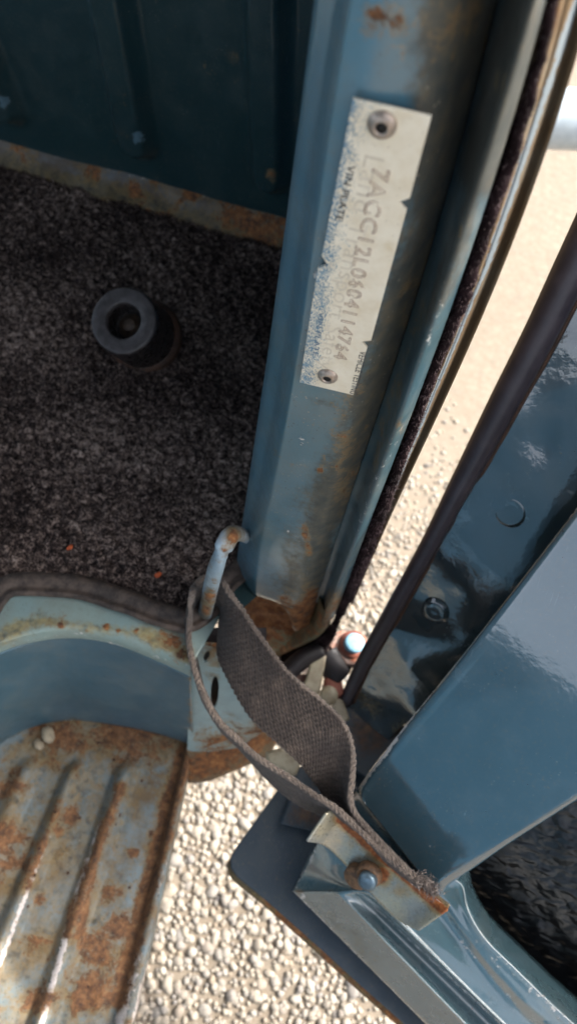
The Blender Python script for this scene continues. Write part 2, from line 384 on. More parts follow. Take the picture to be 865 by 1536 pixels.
def make_liner():
    t = NT('pocket_liner'); h = t.noise(85, 1.5, .4, t.map((.4, .2, .5), (1, 2.0, 1.2)), .4)
    br = t.attr('stain'); brn = t.ramp(t.math('ADD', br, t.math('MULTIPLY', t.math('SUBTRACT', t.noise(60, 5), .5), .8)), .3, .8)
    c = t.mix(brn, srgb('090b0e'), srgb('3a2a22'))
    nm = t.bump(h, .75, .004); nm = t.bump(t.noise(320, 2), .15, .0006, nm)
    return t.out(c, t.math('ADD', .3, t.math('MULTIPLY', brn, .5)), nm)
M['liner'] = make_liner()
def make_carpet():
    t = NT('carpet_pile'); big = t.noise(11, 3); n1 = t.noise(250, 3, .75, None, .6); n2 = t.noise(760, 2, .7)
    f = t.math('ADD', t.math('MULTIPLY', n1, .7), t.math('MULTIPLY', n2, .35))
    f = t.math('ADD', f, t.math('MULTIPLY', t.math('SUBTRACT', big, .5), .3))
    c = t.colors(f, [(.41, srgb('171211')), (.51, srgb('392f2c')), (.59, srgb('73645c')), (.70, srgb('ac9a8e'))])
    nm = t.bump(f, 1.0, .004)
    return t.out(c, .95, nm, **{'Specular IOR Level': .15})
M['carpet'] = make_carpet()
def make_strap():
    t = NT('webbing'); uv = t.tc.outputs['UV']
    sep = t.n.new('ShaderNodeSeparateXYZ'); t.l.new(uv, sep.inputs[0]); u, v = sep.outputs[0], sep.outputs[1]   # metres along, across
    # rows of slanting stitches: pitch 2.6 mm along, 1.9 mm across, each row shifted
    a = t.math('ADD', t.math('MULTIPLY', u, 2*math.pi/.0036), t.math('MULTIPLY', v, 2*math.pi/.0030))
    b = t.math('ADD', t.math('MULTIPLY', v, 2*math.pi/.0021), t.math('MULTIPLY', t.noise(150, 3), 5.0))
    w = t.math('MULTIPLY', t.math('ADD', t.math('SINE', t.math('ADD', a, t.math('SINE', b))), 1), .5)
    w2 = t.math('MULTIPLY', t.math('ADD', t.math('SINE', t.math('ADD', b, t.math('MULTIPLY', a, .5))), 1), .5)
    wv = t.math('MULTIPLY', w, t.math('ADD', .35, t.math('MULTIPLY', w2, .65)))
    n = t.noise(80, 6, .7); fz = t.noise(900, 2)
    wv = t.math('MULTIPLY', wv, t.remap(t.noise(420, 4, .7), .35, .65, .45, 1.15))
    fb = t.noise(1, 4, .7, t.map((0, 0, 0), (160, 900, 1), 'UV'))
    c = t.mix(t.math('ADD', t.math('MULTIPLY', wv, .62), t.math('MULTIPLY', t.math('SUBTRACT', fb, .42), .9)), srgb('1e1917'), srgb('675a51'))
    c = t.mix(t.math('MULTIPLY', t.ramp(n, .46, .72), .5), c, srgb('64564c'))
    ed = t.ramp(t.math('ADD', t.attr('wear_glint'), t.math('MULTIPLY', t.math('SUBTRACT', fz, .5), .5)), .45, .9)
    c = t.mix(t.math('MULTIPLY', ed, .7), c, srgb('786c62'))
    c = t.mix(t.math('MULTIPLY', t.ramp(t.noise(22, 4, .6), .48, .66), .55), c, srgb('2a2321'))
    nm = t.bump(t.math('ADD', wv, t.math('MULTIPLY', fz, .35)), .9, .0011)
    return t.out(c, .9, nm, **{'Specular IOR Level': .2, 'Sheen Weight': .15})
M['strap'] = make_strap()
M['fibre'] = simple('loose_fibre', '7d7169', .9, 0, 300, '5a5250')
def make_clampmetal():
    t = NT('bare_clamp_metal'); n = t.noise(45, 4); f = t.noise(400, 4)
    c = t.mix(t.ramp(n, .35, .65), srgb('a39c86'), srgb('8b8f8c'))
    r0 = t.math('ADD', t.attr('rust'), t.math('MULTIPLY', t.math('SUBTRACT', t.noise(110, 6, .7), .5), 1.1))
    c = t.mix(t.math('MULTIPLY', t.ramp(r0, .12, .5), .6), c, srgb('9a7434'))
    rm = t.ramp(r0, .5, .7); c = t.mix(rm, c, t.colors(f, [(.3, srgb('4a2614')), (.5, srgb('84481e')), (.7, srgb('a5683a'))]))
    nm = t.bump(t.math('ADD', t.math('MULTIPLY', t.noise(200, 3), .3), t.math('MULTIPLY', rm, f)), .5, .0006)
    return t.out(c, t.math('MAXIMUM', t.remap(f, .3, .7, .22, .38), t.math('MULTIPLY', rm, .8)), nm, Metallic=t.math('MULTIPLY', t.math('SUBTRACT', 1, rm), .45))
M['clamp'] = make_clampmetal()
def make_plate():
    t = NT('vin_plate_metal'); sep = t.n.new('ShaderNodeSeparateXYZ'); t.l.new(t.tc.outputs['UV'], sep.inputs[0]); u, v = sep.outputs[0], sep.outputs[1]
    uv = t.map((0, 0, .5), (1, .55, 1), 'UV')
    sp = t.noise(1900, 3, .75, uv); blot = t.noise(260, 4, .6, t.tc.outputs['UV'])
    # overspray of body paint along the left third
    g = t.math('ADD', t.remap(u, 0.0, .0100, .515, .22), t.math('MULTIPLY', t.math('SUBTRACT', blot, .5), .35))
    m = t.ramp(t.math('SUBTRACT', t.math('ADD', g, sp), 1.0), -.03, .05)
    base = t.mix(t.ramp(t.noise(120, 5, .6, t.tc.outputs['UV']), .3, .75), srgb('e6decb'), srgb('d8ccb4'))
    base = t.mix(t.math('MULTIPLY', t.ramp(t.noise(60, 4, .6, t.tc.outputs['UV']), .6, .8), .35), base, srgb('c4a970'))
    dots = t.math('LESS_THAN', t.vor(420, t.tc.outputs['UV']), .09)
    base = t.mix(t.math('MULTIPLY', dots, .35), base, srgb('6a5a48'))
    c = t.mix(m, base, t.mix(blot, srgb('4a6f88'), srgb('7094a8')))
    nm = t.bump(t.math('ADD', t.math('MULTIPLY', m, .4), t.math('MULTIPLY', sp, .15)), .6, .0003)
    return t.out(c, .42, nm, Metallic=.15)
M['plate'] = make_plate()
M['stamp'] = simple('stamped_stroke', 'ab9080', .6, 0, 300, '84685a', nscale=1200)
M['ghost'] = simple('ghost_print', 'd6ccb9', .5, 0, 300, 'c8bda9', nscale=300)
M['ink'] = simple('plate_ink', '2c2a2e', .6, 0, 300, '1e2834')
M['ink_pale'] = simple('plate_ink_faded', '4a6a84', .6, 0, 300, '5a7688')
M['rivet'] = simple('rivet_alloy', 'a99c90', .35, .35, 500, '8f8074', metallic=.55, nscale=250)
M['dark_hole'] = simple('dark_hole', '0c0a09', .8, 0, 300)
def make_ground():
    t = NT('cement_matrix'); n = t.noise(160, 5, .65)
    v = t.vor(62); vc = t.vor(62, out='Color')
    c = t.mix(t.ramp(n, .3, .7), srgb('776c5f'), srgb('6a6053'))
    st = t.mix(vc, srgb('8a8070'), srgb('5c5852')); c = t.mix(t.math('MULTIPLY', t.ramp(v, .55, .35), .3), c, st)
    nm = t.bump(t.math('SUBTRACT', t.math('MULTIPLY', n, .3), t.math('MULTIPLY', v, .5)), .5, .003)
    return t.out(c, .85, nm)
M['ground'] = make_ground()
def make_pebble():
    t = NT('pebble_stone'); a = t.n.new('ShaderNodeObjectInfo').outputs['Random']; b = t.attr('tone')
    f = t.math('FRACT', t.math('ADD', t.math('MULTIPLY', a, 1.0), b))
    c = t.colors(f, [(0, srgb('999082')), (.16, srgb('868078')), (.32, srgb('a39a8c')), (.46, srgb('7c7a78')), (.58, srgb('a0978a')), (.7, srgb('716f70')), (.8, srgb('8f806e')), (.88, srgb('8a8783')), (1, srgb('b0a89c'))])
    c = t.mix(t.math('MULTIPLY', t.noise(220, 4), .35), c, srgb('a39580'))
    c = t.mix(.26, c, srgb('2a2620'))
    return t.out(c, .75, t.bump(t.noise(400, 4), .4, .0008))
M['pebble'] = make_pebble()

# ------------------------------------------------------------------ key planes of the van
YF = Pz((410, 900), .50)[1]          # plane of the door pillar's rear face
FLOOR, TREAD = 0.50, 0.30
print('YF', YF)

# ================================================================== ground
GX, GY = .1, .35
gm = bpy.data.meshes.new('ground')
gm.from_pydata([(-40, -40, -.002), (40, -40, -.002), (40, 40, -.002), (-40, 40, -.002)], [], [(0, 1, 2, 3)])
ground = link('ground', gm, M['ground'], kind='structure')
def ico(sub):
    bm = bmesh.new(); bmesh.ops.create_icosphere(bm, subdivisions=sub, radius=1.0)
    V = np.array([v.co[:] for v in bm.verts]); Fc = np.array([[v.index for v in f.verts] for f in bm.faces]); bm.free(); return V, Fc
IV, IF = ico(2); IV1, IF1 = ico(1)
def stone_shape(seed, V=IV):
    w = 1+.55*(vnoise(V, 1.1, seed)-.5)+.30*(vnoise(V, 2.3, seed+5)-.5); return V*w[:, None]
shapes = [stone_shape(k) for k in range(12)]; shapes1 = [stone_shape(k, IV1) for k in range(12)]
spots = []
sp_ = .0077
for iy in range(-78, 220):
    for ix in range(-70, 130):
        x = ix*sp_+(iy % 2)*sp_/2+rng.normal(0, .0020); y = iy*sp_*.866+rng.normal(0, .0020)
        q = proj(np.array([x, y, 0.0]))
        dcam = np.hypot(x, y)
        if dcam > 1.75: continue
        cz = (np.array([x, y, 0])-CAM)@RW
        if cz[2] < .2: continue
        if not (-60 < q[0] < 960 and -80 < q[1] < 1640): continue
        # only where the place shows ground: right of the van's side, or just under its edge
        if x < -.32 and y > -.3 and not (q[1] > 1060): continue
        if rng.random() < .05+np.clip((dcam-.38)*2.2, 0, .95): continue
        rr = np.clip(rng.lognormal(math.log(.0034), .38), .0016, .0078)
        spots.append((x, y, rr, q[0], q[1]))
spots = np.array(spots)
vis = (spots[:, 3] > 215) & (spots[:, 3] < 620) & (spots[:, 4] > 1165) & (spots[:, 4] < 1536) & ~((spots[:, 3] > 360) & (spots[:, 4] < 1300+.9*(spots[:, 3]-345)))
big_idx = np.where(vis)[0]; big_idx = big_idx[np.argsort(-spots[big_idx, 2])][:300]; bigset = set(big_idx.tolist())
peb_me = []
for k in range(12):
    me = mesh_from('pebble', shapes[k], IF); me.materials.append(M['pebble']); set_attr(me, 'tone', np.full(len(IV), 0.0)); peb_me.append(me)
for j, i in enumerate(big_idx):
    x, y, r = spots[i, :3]
    o = bpy.data.objects.new('pebble', peb_me[j % 12]); col.objects.link(o); o.parent = ground
    o.location = (x, y, r*rng.uniform(-.5, 0)); o.scale = (r*rng.uniform(.85, 1.25), r*rng.uniform(.8, 1.05), r*rng.uniform(.6, .85)); o.rotation_euler = (rng.normal(0, .25), rng.normal(0, .25), rng.uniform(0, 6.3))
VV, FF, TT = [], [], []; base = 0
for i in range(len(spots)):
    if i in bigset: continue
    x, y, r = spots[i, :3]; far = np.hypot(x, y) > .30
    S, Fx = (shapes1, IF1) if far else (shapes, IF)
    a = rng.uniform(0, 6.3); ca, sa = math.cos(a), math.sin(a)
    W = S[i % 12]*np.array([r*rng.uniform(.85, 1.25), r*rng.uniform(.8, 1.05), r*rng.uniform(.6, .85)])
    tl = rng.normal(0, .2); W = np.stack([W[:, 0], W[:, 1]*math.cos(tl)-W[:, 2]*math.sin(tl), W[:, 1]*math.sin(tl)+W[:, 2]*math.cos(tl)], -1)
    W = np.stack([W[:, 0]*ca-W[:, 1]*sa+x, W[:, 0]*sa+W[:, 1]*ca+y, W[:, 2]+r*(rng.uniform(-.5, 0)-min(.4, 1.3*max(0, np.hypot(x, y)-.38)))], -1)
    VV.append(W); FF.append(Fx+base); TT.append(np.full(len(W), rng.random())); base += len(W)
VV = np.vstack(VV); FF = np.vstack(FF)
pm = bpy.data.meshes.new('pebbles'); pm.vertices.add(len(VV)); pm.vertices.foreach_set('co', VV.astype(np.float32).ravel())
pm.loops.add(FF.size); pm.loops.foreach_set('vertex_index', FF.astype(np.int32).ravel()); pm.polygons.add(len(FF))
pm.polygons.foreach_set('loop_start', np.arange(0, FF.size, 3, dtype=np.int32)); pm.polygons.foreach_set('use_smooth', [True]*len(FF)); pm.update(calc_edges=True)
set_attr(pm, 'tone', np.concatenate(TT)); link('pebbles', pm, M['pebble'], parent=ground, kind='stuff')
print('pebbles', len(spots), 'tris', len(FF))

# ================================================================== van body
van = thing('van_body', 'blue painted van body with rusty door pillar, ribbed step and dark cab floor', 'van', (-.25, .2, .0))
def P_(pts, y): return [Py(p, y) for p in pts]
def xz(pts, y):
    """feature line of the pillar -> function x(z), held level beyond its ends"""
    Q = np.array(P_(pts, y)); k = np.argsort(Q[:, 2]); Q = Q[k]
    return Q
ZTOP = 1.25
def feature(pts, off, zs):
    """photo line of the pillar, set back by off (one value or one per point) -> points at heights zs"""
    of = np.broadcast_to(np.asarray(off, float), (len(pts),)); Q = np.array([Py(p, YF+o) for p, o in zip(pts, of)])
    k = np.argsort(Q[:, 2]); z, x, y = Q[k, 2], Q[k, 0], Q[k, 1]
    cf = np.polyfit(z, x, 4); zf = np.linspace(z.min(), z.max(), 200); sm = np.stack([np.polyval(cf, zf), zf], -1); xs = np.interp(zs, sm[:, 1], sm[:, 0])
    g = (sm[-1, 0]-sm[-30, 0])/(sm[-1, 1]-sm[-30, 1]+1e-9); xs = np.where(zs > sm[-1, 1], sm[-1, 0]+np.clip(g, -.3, .3)*(zs-sm[-1, 1]), xs)
    if np.ptp(of) > 0: ys = np.interp(zs, zf, np.polyval(np.polyfit(z, y, 3), zf))
    else: ys = np.full_like(zs, YF+of[0])
    return np.stack([xs, ys, zs], -1)
fL = [(490, -120), (472, 0), (457, 150), (440, 260), (421, 400), (397, 560), (378, 700), (362, 800), (352, 880)]
fC = [(545, -120), (520, 0), (503, 110), (478, 270), (452, 450), (430, 620), (399, 744), (385, 830), (378, 893)]
fM = [(640, -120), (612, 0), (590, 100), (556, 270), (520, 450), (492, 620), (462, 744), (440, 830), (428, 900)]
fV = [(776, -110), (745, 10), (722, 103), (682, 257), (654, 360), (625, 441), (592, 550), (549, 680), (486, 866), (474, 905)]
fB1 = [(798, -110), (768, 10), (746, 103), (697, 257), (668, 360), (641, 441), (604, 550), (561, 680), (496, 866), (482, 908)]
fB2 = [(826, -110), (798, 10), (776, 103), (716, 257), (688, 360), (663, 441), (622, 550), (580, 680), (511, 866), (489, 920)]
fB3 = [(842, -110), (814, 10), (795, 103), (742, 257), (709, 360), (684, 441), (640, 550), (596, 680), (523, 866), (498, 932)]
fC0 = [(x-17, y) for x, y in fC]; fC2 = [(x+15, y) for x, y in fC]
fE = [(708, -110), (684, 10), (664, 103), (634, 257), (610, 360), (583, 450), (556, 550), (516, 680), (464, 850), (452, 902)]
oV = [.030, .030, .029, .026, .023, .020, .017, .015, .013, .012]
zs_box = np.concatenate([np.linspace(.478, .505, 10), np.linspace(.508, ZTOP, 190)])
box = [feature(fL, .030, zs_box)+np.array([.012, .05, 0]), feature(fL, .030, zs_box), feature(fC0, .012, zs_box), feature(fC, .0022, zs_box), feature(fC2, .0003, zs_box), feature(fM, 0, zs_box), feature(fE, [.006, .006, .006, .005, .004, .003, .002, .002, .002, .002], zs_box), feature(fV, oV, zs_box)]
box = catmull_across(box, 8)
# soften: crease radius and closing curl at the foot of the box
zbase = .478
uu = np.linspace(0, 1, box.shape[0]); flow = np.clip((uu-.62)/.25, 0, 1); flow = flow*flow*(3-2*flow)
for j in range(box.shape[1]):
    h = np.clip((zs_box[j]-zbase)/.024, 0, 1); curl = .022*(1-math.sqrt(max(0, 1-(1-h)**2)))
    box[:, j, 1] += curl*(1-flow)
    if zs_box[j] < .505: box[:, j, 2] -= (.505-zs_box[j])*1.6*flow
    # left corner of the foot is rounded upward
    if zs_box[j] < .52: box[:, j, 2] += (.52-zs_box[j])*.35*np.clip(1-uu/.45, 0, 1)**2
# shallow dents
D = vnoise(box, 26, 3)-.5; box[..., 1] += D*.0016
# a few ripples across the lower face
me = grid_mesh('pillar', box, .0015)
stains(me,
  rust=[(565, 22, 34, .62), (603, 68, 20, .85), (592, 20, 26, .7), (597, 48, 14, .8), (480, 705, 7, .9), (484, 688, 6, .85), (506, 702, 6, .8), (456, 790, 464, 830, 8, .6), (520, 600, 24, .4), (540, 590, 16, .42), (515, 660, 60, .33), (700, 30, 60, .45), (660, 60, 50, .42),
        (372, 898, 16, .55), (430, 906, 22, .75), (450, 925, 470, 915, 34, 1), (466, 890, 22, .6), (535, 720, 60, .42), (500, 560, 14, .5), (620, 430, 30, .42), (610, 480, 25, .4)],
  stain=[(690, 0, 660, 300, 85, .95), (650, 330, 590, 520, 60, .9), (590, 520, 500, 760, 70, .8), (480, 760, 455, 870, 62, .75), (620, 40, 620, 120, 40, .45), (470, 600, 540, 620, 20, .5)],
  wear_glint=[(450, 660, 12, .5), (448, 700, 12, .45), (445, 595, 10, .45), (432, 798, 5, .7), (480, 400, 455, 560, 14, .40), (500, 300, 490, 340, 8, .45), (455, 690, 16, .42)])
pillar = link('pillar', me, M['pillar'], van)
# rounded bead down the pillar's outer edge
zs_b = np.linspace(Py((488, 930), YF)[2], ZTOP, 170)
bead = [feature(fV, oV, zs_b)+np.array([-.0008, -.0004, 0]), feature(fB1, .009, zs_b), feature(fB2, -.005, zs_b), feature(fB3, .006, zs_b), feature(fB3, .006, zs_b)+np.array([.001, .014, 0])]
bead = catmull_across(bead, 7); bead[..., 1] += (vnoise(bead, 40, 9)-.5)*.0012
me = stains(grid_mesh('bead', bead, .0012),
  rust=[(688, 355, 8, .6), (640, 440, 560, 700, 14, .30), (600, 640, 12, .5), (500, 900, 490, 935, 24, .5), (745, 120, 20, .4)],
  stain=[(790, 0, 720, 260, 50, 1), (720, 260, 660, 450, 26, .7), (700, 300, 640, 480, 18, .6), (505, 900, 485, 940, 30, .7), (560, 690, 500, 860, 12, .4)],
  wear_glint=[(688, 352, 6, .5), (600, 640, 530, 800, 10, .38), (668, 440, 640, 520, 8, .4)])
link('bead', me, M['bead'], pillar)
# lip that carries the bead round under the foot
lip_px = [(494, 915, .0), (488, 938, .0), (474, 955, .004), (455, 966, .008), (435, 975, .012), (420, 985, .016), (414, 998, .02)]
lipA = smooth_path([Py((x, y), YF-.003+o) for x, y, o in lip_px], 40)
lipB = smooth_path([Py((x-16, y-20), YF+.011+o) for x, y, o in lip_px], 40)
lipC = smooth_path([Py((x+2, y+3), YF+.012+o) for x, y, o in lip_px], 40)
me = stains(grid_mesh('foot_lip', catmull_across([lipB, .5*(lipB+lipA)+np.array([0, -.004, 0]), lipA, lipC], 6), .001), rust=[(480, 930, 430, 970, 30, .42)], stain=[(485, 920, 420, 980, 30, .7)])
link('foot_lip', me, M['foot'], pillar)
# rusty foot plate between box and lip
o_f = np.array([0, YF+.016, 0]); 
def quadgrid(c, n, m, plane=None):
    """c: four photo corners (tl,tr,br,bl) mapped by function plane"""
    a = np.array([plane(p) for p in c]); u = np.linspace(0, 1, n)[:, None, None]; v = np.linspace(0, 1, m)[None, :, None]
    return (1-u)*((1-v)*a[0]+v*a[1])+u*((1-v)*a[3]+v*a[2])
G = quadgrid([(325, 862), (500, 862), (492, 975), (395, 1010)], 60, 60, lambda p: Py(p, YF+.015))
G[..., 1] += (vnoise(G, 60, 2)-.5)*.008+(vnoise(G, 160, 4)-.5)*.002
me = stains(grid_mesh('foot_plate', G, .001), rust=[(390, 920, 60, .95), (440, 930, 34, .85), (460, 900, 40, .6), (410, 900, 60, .85)], stain=[(450, 905, 40, .6)])
link('foot_plate', me, M['foot'], pillar)

# furry draught seal along the bead
fS = [(860, -110), (831, 10), (810, 103), (768, 257), (728, 360), (704, 441), (657, 550), (610, 680), (536, 862), (505, 935), (494, 955), (470, 978), (445, 993), (425, 1014)]
fSb = [(843, -110), (815, 10), (796, 103), (744, 257), (710, 360), (685, 441), (641, 550), (597, 680), (524, 866), (498, 932), (487, 948), (464, 967), (440, 982), (418, 1003)]
cen = []
for a, b in zip(fS, fSb):
    p = Py(((a[0]+b[0])/2+2, (a[1]+b[1])/2), YF+.011); q = Py(a, YF+.011); r_ = Py(b, YF+.011)
    cen.append(np.append(p, max(.0013, np.linalg.norm(q-r_)*.52)))
cen = smooth_path(cen, 260); cen[:, 3] *= .8+.45*vnoise(cen[:, :3], 230, 5); cen[:, :3] += (rng.normal(0, .00025, (260, 3)))
seal = link('door_seal', sweep('door_seal', cen[:, :3], cen[:, 3], 12), M['furry'], van)
HV, HF = [], []
for k in range(9000):
    i = rng.integers(0, 259); t = rng.random(); p = cen[i]*(1-t)+cen[i+1]*t; d = unit(rng.normal(size=3)); tang = unit(cen[i+1, :3]-cen[i, :3]); d = unit(d-tang*d.dot(tang)); a = p[:3]+d*p[3]*.92
    L = rng.uniform(.3, 1.0)*p[3]*.7; e = a+(d+rng.normal(0, .5, 3))*L; s = unit(np.cross(d, tang))*.00016; n0 = len(HV); HV += [a-s, a+s, e]; HF.append((n0, n0+1, n0+2))
link('seal_fuzz', mesh_from('seal_fuzz', HV, HF, False), M['hair'], seal, kind='stuff')

# outer body skin just beyond the seal
fO0 = [(862, -110), (833, 10), (812, 103), (770, 257), (730, 360), (706, 441), (659, 550), (611, 680), (574, 768), (537, 862), (512, 915)]
fO1 = [(888, -110), (850, 10), (823, 103), (784, 257), (741, 360), (718, 441), (666, 550), (615, 680), (577, 765), (538, 863), (513, 917)]
fO2 = [(902, -110), (862, 10), (832, 103), (795, 257), (750, 360), (727, 441), (672, 550), (619, 680), (579, 764), (539, 864), (514, 918)]
zs_o = np.linspace(Py((512, 915), YF+.02)[2], ZTOP, 120)
o0, o1, o2 = feature(fO0, .014, zs_o), feature(fO1, .020, zs_o), feature(fO2, .030, zs_o)
skin = catmull_across([o0+np.array([-.004, .006, 0]), o0, .5*(o0+o1)+np.array([0, .0012, 0]), o1, o2, o2+np.array([.004, .03, 0]), o2+np.array([0, .35, 0])], 5)
me = stains(grid_mesh('outer_skin', skin, .0012, face=(1, -1, 1)), stain=[(838, 0, 770, 220, 10, .9), (770, 220, 690, 480, 7, .8)], rust=[(845, 20, 600, 715, 3, .3)], wear_glint=[(872, -20, 731, 395, 7, 1), (731, 395, 577, 766, 4, 1)])  # long pale strips paint the sunlit sheen along the skin's edge
link('outer_skin', me, M['outer'], van)

# ---- bulkhead with pressed ribs
b0, b1 = Pz((0, 205), .53), Pz((435, 327), .53)
bd = unit(b1-b0); bn = unit(np.cross(bd, (0, 0, 1)));
if bn.dot(CAM-b0) < 0: bn = -bn
Lb = np.linalg.norm(b1-b0)
def bh(p): return Pp(p, b0, bn)
ss = np.linspace(-.25, Lb+.18, 330); zz = np.linspace(.522, 1.35, 260)
G = b0+ss[:, None, None]*bd+np.array([0, 0, 1])*(zz[None, :, None]-.53)
H_ = np.zeros(G.shape[:2])
def rib(px_top, px_bot, half_mm):
    t_, b_ = bh(px_top), bh(px_bot); s0, z0 = (b_-b0)@bd, b_[2]; s1, z1 = (t_-b0)@bd, t_[2]
    S = (G-b0)@bd; Zc = G[..., 2]; cs = s0+(s1-s0)*(Zc-z0)/(z1-z0); dx = np.abs(S-cs); dz = np.clip(z0-Zc, 0, None)
    d = np.hypot(dx, dz)/(half_mm/1000); w = np.clip(1-d, 0, 1); return np.clip(w*1.9, 0, 1)**1.3
H_ = np.maximum.reduce([rib((-18, 90), (8, 152), 22), rib((168, 0), (207, 205), 22), rib((402, 0), (407, 258), 20), rib((-210, 40), (-200, 120), 22)])
G = G+bn*(H_*.015+(vnoise(G, 9, 5)-.5)*.004)[..., None]
me = stains(grid_mesh('bulkhead', G, .001), rust=[(407, 262, 14, .6), (350, 85, 18, .3), (180, 300, 30, .1)], wear_glint=[(208, 206, 12, .95), (8, 152, 13, .95), (95, 205, 80, 215, 6, .4)], stain=[(345, 85, 20, .5)])  # pale spots paint the light that the rib ends catch
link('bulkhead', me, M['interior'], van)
# folded flange at the bulkhead's foot
CARP_SLOPE = 0.0
fa = smooth_path([Pz(p, .53) for p in [(-160, 160), (0, 203), (150, 244), (300, 288), (445, 328), (600, 371)]], 120)-bn*.001
fb = smooth_path([Pz(p, .524) for p in [(-160, 172), (0, 214), (150, 256), (300, 300), (445, 341), (600, 384)]], 120)+bn*.004
fc = smooth_path([Pz(p, .506) for p in [(-160, 205), (0, 246), (150, 290), (300, 335), (445, 378), (600, 424)]], 120)+bn*.004
fd = smooth_path([Pz(p, .499) for p in [(-160, 225), (0, 268), (150, 312), (300, 358), (445, 400), (600, 445)]], 120)
G = catmull_across([fa, fb, .5*(fb+fc), fc, fd], 6); G = G+(vnoise(G, 35, 6)-.5)[..., None]*np.array([0, -.004, .004])
me = stains(grid_mesh('bulkhead_flange', G, .001), rust=[(135, 255, 26, .5), (200, 285, 20, .55), (285, 290, 18, .7), (345, 320, 40, .6), (390, 350, 60, .6), (30, 215, 40, .35), (250, 270, 100, .3)],
  stain=[(0, 250, 430, 375, 34, .85)], wear_glint=[(0, 207, 430, 328, 7, .40)])
link('bulkhead_flange', me, M['flange'], van)

# ---- cab floor (under the carpet), step rim, riser, tread
arc_top = [(-140, 1062), (-60, 1000), (0, 968), (55, 952), (110, 947), (170, 955), (230, 977), (287, 1003)]
arc_bot = [(-130, 1260), (-60, 1170), (0, 1117), (50, 1091), (110, 1080), (180, 1088), (240, 1103), (290, 1120)]
at = smooth_path([Pz(p, FLOOR-.006) for p in arc_top], 140); ab = smooth_path([Pz(p, TREAD+.004) for p in arc_bot], 140)
# rim sheet from arc edge up under the carpet
rim_back = smooth_path([Pz(p, FLOOR-.002) for p in [(-160, 960), (-70, 900), (0, 868), (55, 860), (110, 862), (170, 875), (240, 900), (330, 925)]], 140)
rnd1 = at+np.array([0, 0, .004]); nrm = ab-at; nrm[:, 2] = 0; nrm /= np.linalg.norm(nrm, axis=1, keepdims=True)
G = catmull_across([rim_back, .6*rim_back+.4*rnd1, .2*rim_back+.8*rnd1, rnd1-nrm*.003, at+nrm*.0015-np.array([0, 0, .002]), at+nrm*.003-np.array([0, 0, .012])], 7)
G[..., 2] += (vnoise(G, 45, 8)-.5)*.0025
me = stains(grid_mesh('step_rim', G, .001),
  rust=[(255, 960, 26, .75), (270, 985, 20, .6), (92, 938, 9, .7), (160, 940, 8, .8), (178, 946, 5, .75), (205, 948, 8, .65), (130, 946, 4, .6), (225, 958, 14, .45), (80, 930, 20, .4)],
  stain=[(0, 960, 60, 930, 24, .65), (60, 930, 230, 955, 14, .6), (220, 950, 280, 985, 20, .7)], wear_glint=[(0, 968, 110, 948, 4, .35), (110, 948, 287, 1000, 5, .42)])
link('step_rim', me, M['rim'], van)
mid1 = at+nrm*.0035-np.array([0, 0, .014])
G = catmull_across([at+nrm*.003-np.array([0, 0, .0115]), .75*mid1+.25*ab, .5*(mid1+ab), .25*mid1+.75*ab, ab], 14)
G[..., 1] += (vnoise(G, 14, 4)-.5)*.004
me = stains(grid_mesh('step_riser', G, .0012), stain=[(0, 1110, 110, 1082, 9, .6), (110, 1082, 290, 1118, 9, .6)], wear_glint=[(0, 1112, 110, 1078, 5, .4), (20, 985, 8, .3)], rust=[(287, 1010, 285, 1100, 8, .4)])
link('step_riser', me, M['riser'], van)
# floor sheet
fp = [Pz(p, FLOOR-.006) for p in [(-160, 958), (0, 866), (110, 860), (240, 898), (345, 930)]]
V = [tuple(p) for p in fp]+[(Py((365, 800), YF+.03)[0]+.06, YF+.07, FLOOR-.006), (Py((365, 800), YF+.03)[0]+.06, b1[1]+.05, FLOOR-.006), (-.9, b0[1]+.12, FLOOR-.006), (-.9, fp[0][1], FLOOR-.006)]
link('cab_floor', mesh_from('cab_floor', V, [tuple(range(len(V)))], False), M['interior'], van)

# tread with pressed ribs; frame along the van's axis
tp = lambda p: Pz(p, TREAD)
e0, e1 = tp((283, 1118)), tp((190, 1536)); td = unit(e1-e0); tn = unit(np.cross((0, 0, 1), td))
if tn.dot(tp((100, 1300))-e0) < 0: tn = -tn                      # tn points into the cab
na, nb = 300, 220
aa = np.linspace(-.10, .46, na); bb = np.concatenate([np.linspace(-.0, .26, nb-20), np.linspace(.262, .55, 20)])
G = e0+aa[:, None, None]*td+bb[None, :, None]*tn; G[..., 2] = TREAD
A_ = aa[:, None]+0*bb[None, :]; B_ = bb[None, :]+0*aa[:, None]; hgt = np.zeros_like(A_)
def trib(p0, p1, half, h, skew=.35):
    q0, q1 = tp(p0)-e0, tp(p1)-e0; a0, c0, a1, c1 = q0@td, q0@tn, q1@td, q1@tn
    cc = c0+(c1-c0)*(A_-a0)/(a1-a0); dx = B_-cc; dz = np.clip(a0-A_, 0, None)*.8
    d = np.hypot(np.where(dx > 0, dx*1.0, dx*(1+skew)), dz)/half; w = np.clip(1-d, 0, 1); return h*(w*w*(3-2*w))**.8
hgt += trib((112, 1165), (0, 1432), .0135, .0115)+trib((188, 1168), (66, 1536), .0145, .0125)+trib((40, 1165), (-75, 1440), .016, .0095)+trib((-40, 1175), (-150, 1430), .016, .0095)
